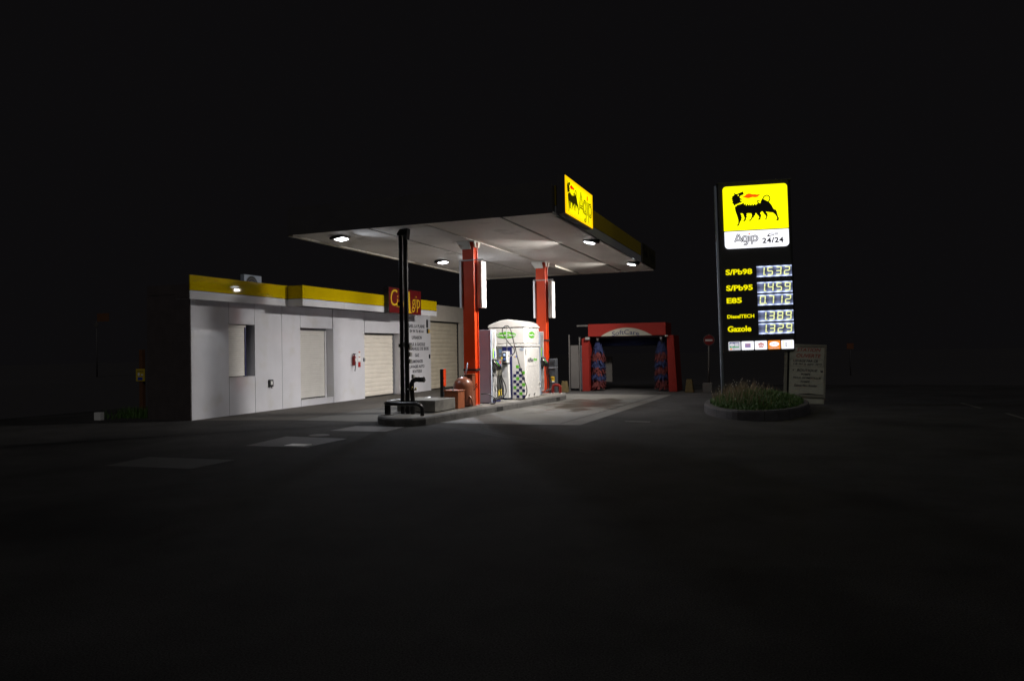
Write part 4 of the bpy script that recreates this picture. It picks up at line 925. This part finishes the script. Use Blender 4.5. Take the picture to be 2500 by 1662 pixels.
def reg():
    while True:
        u, v = random.uniform(-1, 1), random.uniform(-1, 1); q = u*u+v*v
        if q < .80: return PC[0]+PRX*u, PC[1]+PRY*v, .32-.18*q, 1.15-.6*q
blades('grass', 'grass', 7000, .06, .20, .007, reg, .5, 'green grass and clover filling the oval planter')
def reg2():
    while True:
        u, v = random.gauss(-.25, .42), random.gauss(.1, .45)
        if u*u+v*v < .75: return PC[0]+PRX*u, PC[1]+PRY*v, .28, (1.25-.9*abs(u+.25))
blades('dry_weeds', 'dry', 1300, .10, .40, .004, reg2, .4, 'brown dry weeds standing above the planter grass', 'weeds')
def leaves():
    g = G()
    for _ in range(5200):
        x, y, z, hh = reg(); q = ((x-PC[0])/PRX)**2+((y-PC[1])/PRY)**2
        z += random.uniform(.0, .13)*hh*(1+.5*math.sin(x*7)*math.sin(y*5)); r = random.uniform(.010, .026)
        a = Vector((random.gauss(0, 1), random.gauss(0, 1), random.gauss(0, .5))).normalized()*r; b_ = a.cross(Vector((random.gauss(0, 1), random.gauss(0, 1), random.gauss(0, 1)))).normalized()*r*.6
        p = Vector((x, y, z)); g.add([p-a, p+b_, p+a, p-b_], [(0, 1, 2, 3)])
    o = g.build('clover_leaves', mat('clover_green', (.045, .105, .015), .55, var=.55, vs=4)); tag(o, 'low green leafy ground cover between the planter grass', 'ground cover', kind='stuff')
leaves()
def heads():
    g = G()
    for _ in range(55):
        x, y, z, hh = reg2(); z = .25+random.uniform(.12, .42)*max(.5, hh); r = .010
        g.add([(x-r, y, z), (x, y-r, z), (x+r, y, z), (x, y+r, z), (x, y, z+1.7*r), (x, y, z-1.7*r)], [(0, 1, 4), (1, 2, 4), (2, 3, 4), (3, 0, 4), (1, 0, 5), (2, 1, 5), (3, 2, 5), (0, 3, 5)])
    o = g.build('seed_heads', mat('pale_seed_heads', (.45, .42, .36), .8)); tag(o, 'pale seed heads scattered over the dry weeds', 'weeds', kind='stuff')
heads()
# hoarding board behind planter
bb = thing('notice_board', 'weathered leaning board with red STATION OUVERTE lettering behind the planter', 'sign board', (.42, 21.05, 0), local=True)
bb.rotation_euler = (0, R(2.6), R(2))
G().box(-.54, .48, .0, .08, .18, 1.60).build('board', 'board', bb, bevel=.006)
G().box(-.50, .46, .01, .07, -.02, .178).build('base_panel', 'board', bb)
g = G(); g.box(-.56, -.485, -.03, -.001, .16, 1.60); g.box(.44, .485, -.02, -.001, .16, 1.60); g.box(-.484, .439, -.02, -.001, 1.54, 1.60); g.box(-.484, .439, -.02, -.001, .18, .25); g.build('frame', 'cream', bb, bevel=.004)
G().box(-.48, -.43, -.006, -.001, .26, 1.53).build('gap', 'black', bb)
g = G(); g.prism([(-.2, .262), (.43, .25), (.43, .262), (.08, .285)], (0, -.004, 0), X, Z, (0, -1, 0), .003); g.build('torn_edge', 'black', bb)
for s_, z, x0, w, h, m_, sh in (('STATION', 1.405, -.25, .60, .10, 'inkred', .25), ('OUVERTE', 1.245, -.26, .62, .10, 'inkred', .25), ('LAVAGE PAR CB', 1.125, -.34, .62, .06, 'inkgrey', .25), ('DE 7H A 22H  7J/7J', 1.03, -.34, .72, .06, 'inkgrey', .2),
        ('BOUTIQUE', .86, -.24, .52, .075, 'inkgrey', .3), ('POMPE', .765, -.13, .24, .055, 'inkgrey', .25), ('FIOUL DOMESTIQUE', .665, -.33, .70, .06, 'inkgrey', .25), ('POMPE', .57, -.14, .24, .05, 'inkgrey', .25), ('Gazole Non Routier', .465, -.30, .58, .06, 'inkgrey', .25)):
    text('lettering', s_, m_, bb, (x0, -.0015, z), X, Z, w, h, off=.014, depth=.003, shear=sh)
g = G()
for (a, c, d, e) in ((-.40, .42, 1.005, 1.008), (-.40, .42, 1.20, 1.203), (-.40, -.397, 1.008, 1.20), (.417, .42, 1.008, 1.20)): g.box(a, c, -.004, -.001, d, e)
g.build('border_line', 'inkgrey', bb)
g = G(); g.prism([(.35, .86), (.36, .93), (.40, .86)], (0, -.001, 0), X, Z, (0, -1, 0), .003); g.prism([(.39, .86), (.40, .94), (.42, .86)], (0, -.001, 0), X, Z, (0, -1, 0), .003); g.prism([(-.35, .90), (-.31, .93), (-.32, .88)], (0, -.001, 0), X, Z, (0, -1, 0), .003); g.build('arrow', 'inkgrey', bb)
bot = G(); bot.lathe([(.03, 0), (.034, .02), (.034, .10), (.028, .13), (.012, .14)], (.15, 20.85, .0), 14)
simple('white_canister', 'small pale canister standing at the foot of the leaning board', 'canister', bot, 'whitepl', (.15, 20.85, 0), 'pale canisters by the leaning board')
bot = G(); bot.lathe([(.025, 0), (.03, .02), (.03, .14), (.02, .17), (.01, .18)], (.23, 20.87, .0), 14)
simple('white_canister', 'taller pale canister beside a smaller one at the leaning board', 'canister', bot, 'cream', (.23, 20.87, 0), 'pale canisters by the leaning board')

# ================================================================== CAR WASH
cwx = thing('car_wash', 'red car wash gantry with SoftCare arch and two upright brushes, behind the canopy', 'car wash', (-5.45, 26.6, 0))
G().box(-6.87, -4.03, 26.0, 27.3, 2.01, 2.465).build('header', 'cwred', cwx, bevel=.01)
ar = [(-6.39, 2.013)]+[(-5.45-.94*math.cos(math.pi*i/20), 2.013+.295*math.sin(math.pi*i/20)**1.0) for i in range(1, 20)]+[(-4.51, 2.013)]
ap = G().prism([(x, 2.013+(.295*(1-((x+5.45)/.94)**2) if abs(x+5.45) < .94 else 0)) for x in [-6.39+.094*i for i in range(21)]], (0, 25.999, 0), X, Z, (0, -1, 0), .012).build('arch_plate', 'cream', cwx)
text('lettering', 'SoftCare', 'ink', ap, (-5.97, 25.9865, 2.065), X, Z, 1.0, .17, off=.006, depth=.003, warp=lambda a, b_: (a, b_-.28*(a-.5)**2))
g = G(); g.prism([(-7.12, 0), (-6.86, 0), (-6.86, 2.0), (-7.12, 1.94)], (0, 27.3, 0), X, Z, (0, -1, 0), 1.3); g.build('left_leg', 'cwred', cwx, bevel=.01)
g = G(); g.prism([(-3.96, 0), (-3.66, 0), (-3.76, 2.0), (-4.0, 2.0)], (0, 27.3, 0), X, Z, (0, -1, 0), 1.3); g.build('right_leg', 'cwred', cwx, bevel=.01)
g = G(); g.box(-6.5, -6.25, 27.1, 27.2, .3, 1.25); g.build('rear_panel', 'wpanel', cwx)
g = G(); g.tube([(-6.8, 26.9, 1.80), (-4.1, 26.9, 1.80)], .15, 14); g.build('top_roller', 'brblue', cwx)
g = G(); g.box(-6.95, -6.80, 25.90, 26.0, 1.90, 1.99); g.box(-4.05, -3.95, 25.90, 26.0, 1.96, 2.01); g.build('motor_bracket', 'galv', cwx)
def brush(cx, label):
    o = thing('wash_brush', label, 'brush', (cx, 26.35, .15), 'upright car wash brushes')
    G().tube([(cx, 26.35, .1), (cx, 26.35, 2.0)], .04, 10).build('shaft', 'galv', o)
    G().tube([(cx, 26.30, 1.88), (cx, 26.30, 1.96)], .05, 10).build('hub', 'whitepl', o)
    bands = [(1.86, 1.45, 'b'), (1.47, 1.20, 'r'), (1.22, .95, 'b'), (.97, .72, 'r'), (.74, .50, 'b'), (.52, .20, 'r')]
    gr_, gb = G(), G()
    for (za, zb, k) in bands:
        for _ in range(170):
            a = random.uniform(0, 6.283); z = random.uniform(zb+.05, za); d = Vector((math.cos(a), math.sin(a), 0)); t_ = Vector((-d.y, d.x, 0))
            rr = (.12+.16*min(1, (1.95-z)/.55))*random.uniform(.8, 1.1); w = random.uniform(.012, .022)
            p = Vector((cx, 26.35, z)); m1 = p+d*rr*.7+vv(0, 0, -.03); e_3 = p+d*rr+vv(0, 0, -random.uniform(.13, .24))
            (gb if k == 'b' else gr_).add([p-t_*w*.5, p+t_*w*.5, m1+t_*w, m1-t_*w, e_3+t_*w, e_3-t_*w], [(0, 1, 2, 3), (3, 2, 4, 5)])
    gb.build('blue_bristles', 'brblue', o); gr_.build('red_bristles', 'brred', o)
brush(-6.58, 'left upright brush of blue and red strips in the car wash'); brush(-4.24, 'right upright brush of blue and red strips in the car wash')
sp_ = thing('wash_screen', 'grey splash screen panel between thin posts left of the car wash', 'screen', (-7.45, 26.2, 0))
G().box(-7.58, -7.27, 26.1, 26.13, .10, 1.70).build('panel', 'wpanel', sp_)
for xx in (-7.63, -7.225): G().box(xx-.02, xx+.02, 26.09, 26.14, 0, 2.10 if xx < -7.5 else 2.0).build('post', 'wpanel', sp_)
G().box(-7.20, -7.13, 26.1, 26.2, 0.05, 1.7).build('side_strip', 'frame', sp_)
simple('wash_rail', 'short pale rail end sticking out left of the car wash header', 'rail', G().box(-7.38, -6.88, 26.3, 26.38, 2.40, 2.46), 'wpanel', (-7.1, 26.3, 2.4))
# bollards
def bollard(x, y, w, h, label):
    g = G(); a = w/2; c = w*.30
    g.add([(x-a, y-a, 0), (x+a, y-a, 0), (x+a, y+a, 0), (x-a, y+a, 0), (x-c, y-c, h), (x+c, y-c, h), (x+c, y+c, h), (x-c, y+c, h)], [(0, 3, 2, 1), (4, 5, 6, 7), (0, 1, 5, 4), (1, 2, 6, 5), (2, 3, 7, 6), (3, 0, 4, 7)])
    return simple('bollard', label, 'bollard', g, 'boll', (x, y, 0), 'yellowish concrete bollards', bevel=.012)
bollard(-7.62, 25.4, .28, .40, 'worn yellowish tapered bollard left of the car wash by the grey screen'); bollard(-3.20, 25.7, .30, .46, 'dim yellowish tapered bollard right of the car wash')
# no entry sign
ns = thing('no_entry_sign', 'round red no entry sign on a thin pole right of the car wash', 'road sign', (-2.53, 25.8, 0))
G().box(-2.76, -2.44, 25.7, 26.0, 0, .32).build('base_block', 'kerb', ns, bevel=.01)
G().tube([(-2.57, 25.85, .32), (-2.53, 25.85, 2.0)], .028, 10).build('pole', 'wpanel', ns)
G().prism(ell(-2.53, 1.80, .185, .185, 36), (0, 25.81, 0), X, Z, (0, -1, 0), .012).build('rim', 'wpanel', ns)
G().prism(ell(-2.53, 1.80, .170, .170, 36), (0, 25.7975, 0), X, Z, (0, -1, 0), .003).build('disc', 'signred', ns)
G().box(-2.65, -2.41, 25.789, 25.794, 1.765, 1.825).build('bar', 'pillar', ns)

# ================================================================== LEFT AND FAR SURROUNDINGS
op = thing('marker_post', 'thin reddish post with a small yellow notice left of the shop', 'post', (-15.83, 14.3, 0))
G().box(-15.88, -15.77, 14.28, 14.38, 0, 1.74).build('post', 'wood', op, bevel=.006)
pl_ = G().box(-15.97, -15.67, 14.262, 14.278, .92, 1.24).build('notice', 'yelpl', op)
G().box(-15.90, -15.74, 14.256, 14.2615, .95, 1.02).build('blue_field', 'blue', pl_)
g = G(); g.prism(ell(-15.87, 1.10, .035, .045, 12), (0, 14.2615, 0), X, Z, (0, -1, 0), .003); g.box(-15.79, -15.72, 14.258, 14.2615, 1.07, 1.10); g.build('white_mark', 'whitepl', pl_)
g = G(); g.box(-15.93, -15.70, 14.258, 14.2615, 1.18, 1.185); g.box(-15.93, -15.70, 14.258, 14.2615, 1.165, 1.17); g.build('text_lines', 'inkbk', pl_)
simple('meter_box', 'small square white box standing on the ground at far left', 'box', G().box(-16.19, -15.98, 13.2, 13.32, -.01, .19), 'whitepl', (-16.05, 13.3, 0), bevel=.008)
def reg3(): return random.gauss(-15.75, .32), random.gauss(14.2, .25), 0, 1
blades('weeds', 'grass', 900, .08, .30, .006, reg3, .5, 'low dark weeds round the foot of the reddish post', 'weeds')
ws = thing('direction_sign', 'tiny dim white and orange street sign at far left', 'sign', (-48.4, 39.8, 0))
G().tube([(-48.45, 39.8, 0), (-48.45, 39.8, 4.2)], .05, 8).build('pole', 'canopyroof', ws)
G().prism(ell(-48.4, 3.9, .26, .16, 16), (0, 39.75, 0), X, Z, (0, -1, 0), .03).build('white_plate', 'wpanel', ws)
G().box(-48.3, -47.1, 39.72, 39.75, 4.15, 4.75).build('orange_plate', 'wood', ws)
os_ = thing('orange_board', 'small dim orange board on a post far right beyond the leaning board', 'sign', (2.93, 40, 0))
G().box(2.78, 3.09, 39.97, 40.0, 1.33, 1.62).build('board', 'orsign', os_)
G().tube([(2.93, 40.03, 0), (2.93, 40.03, 1.6)], .03, 8).build('post', 'canopyroof', os_)
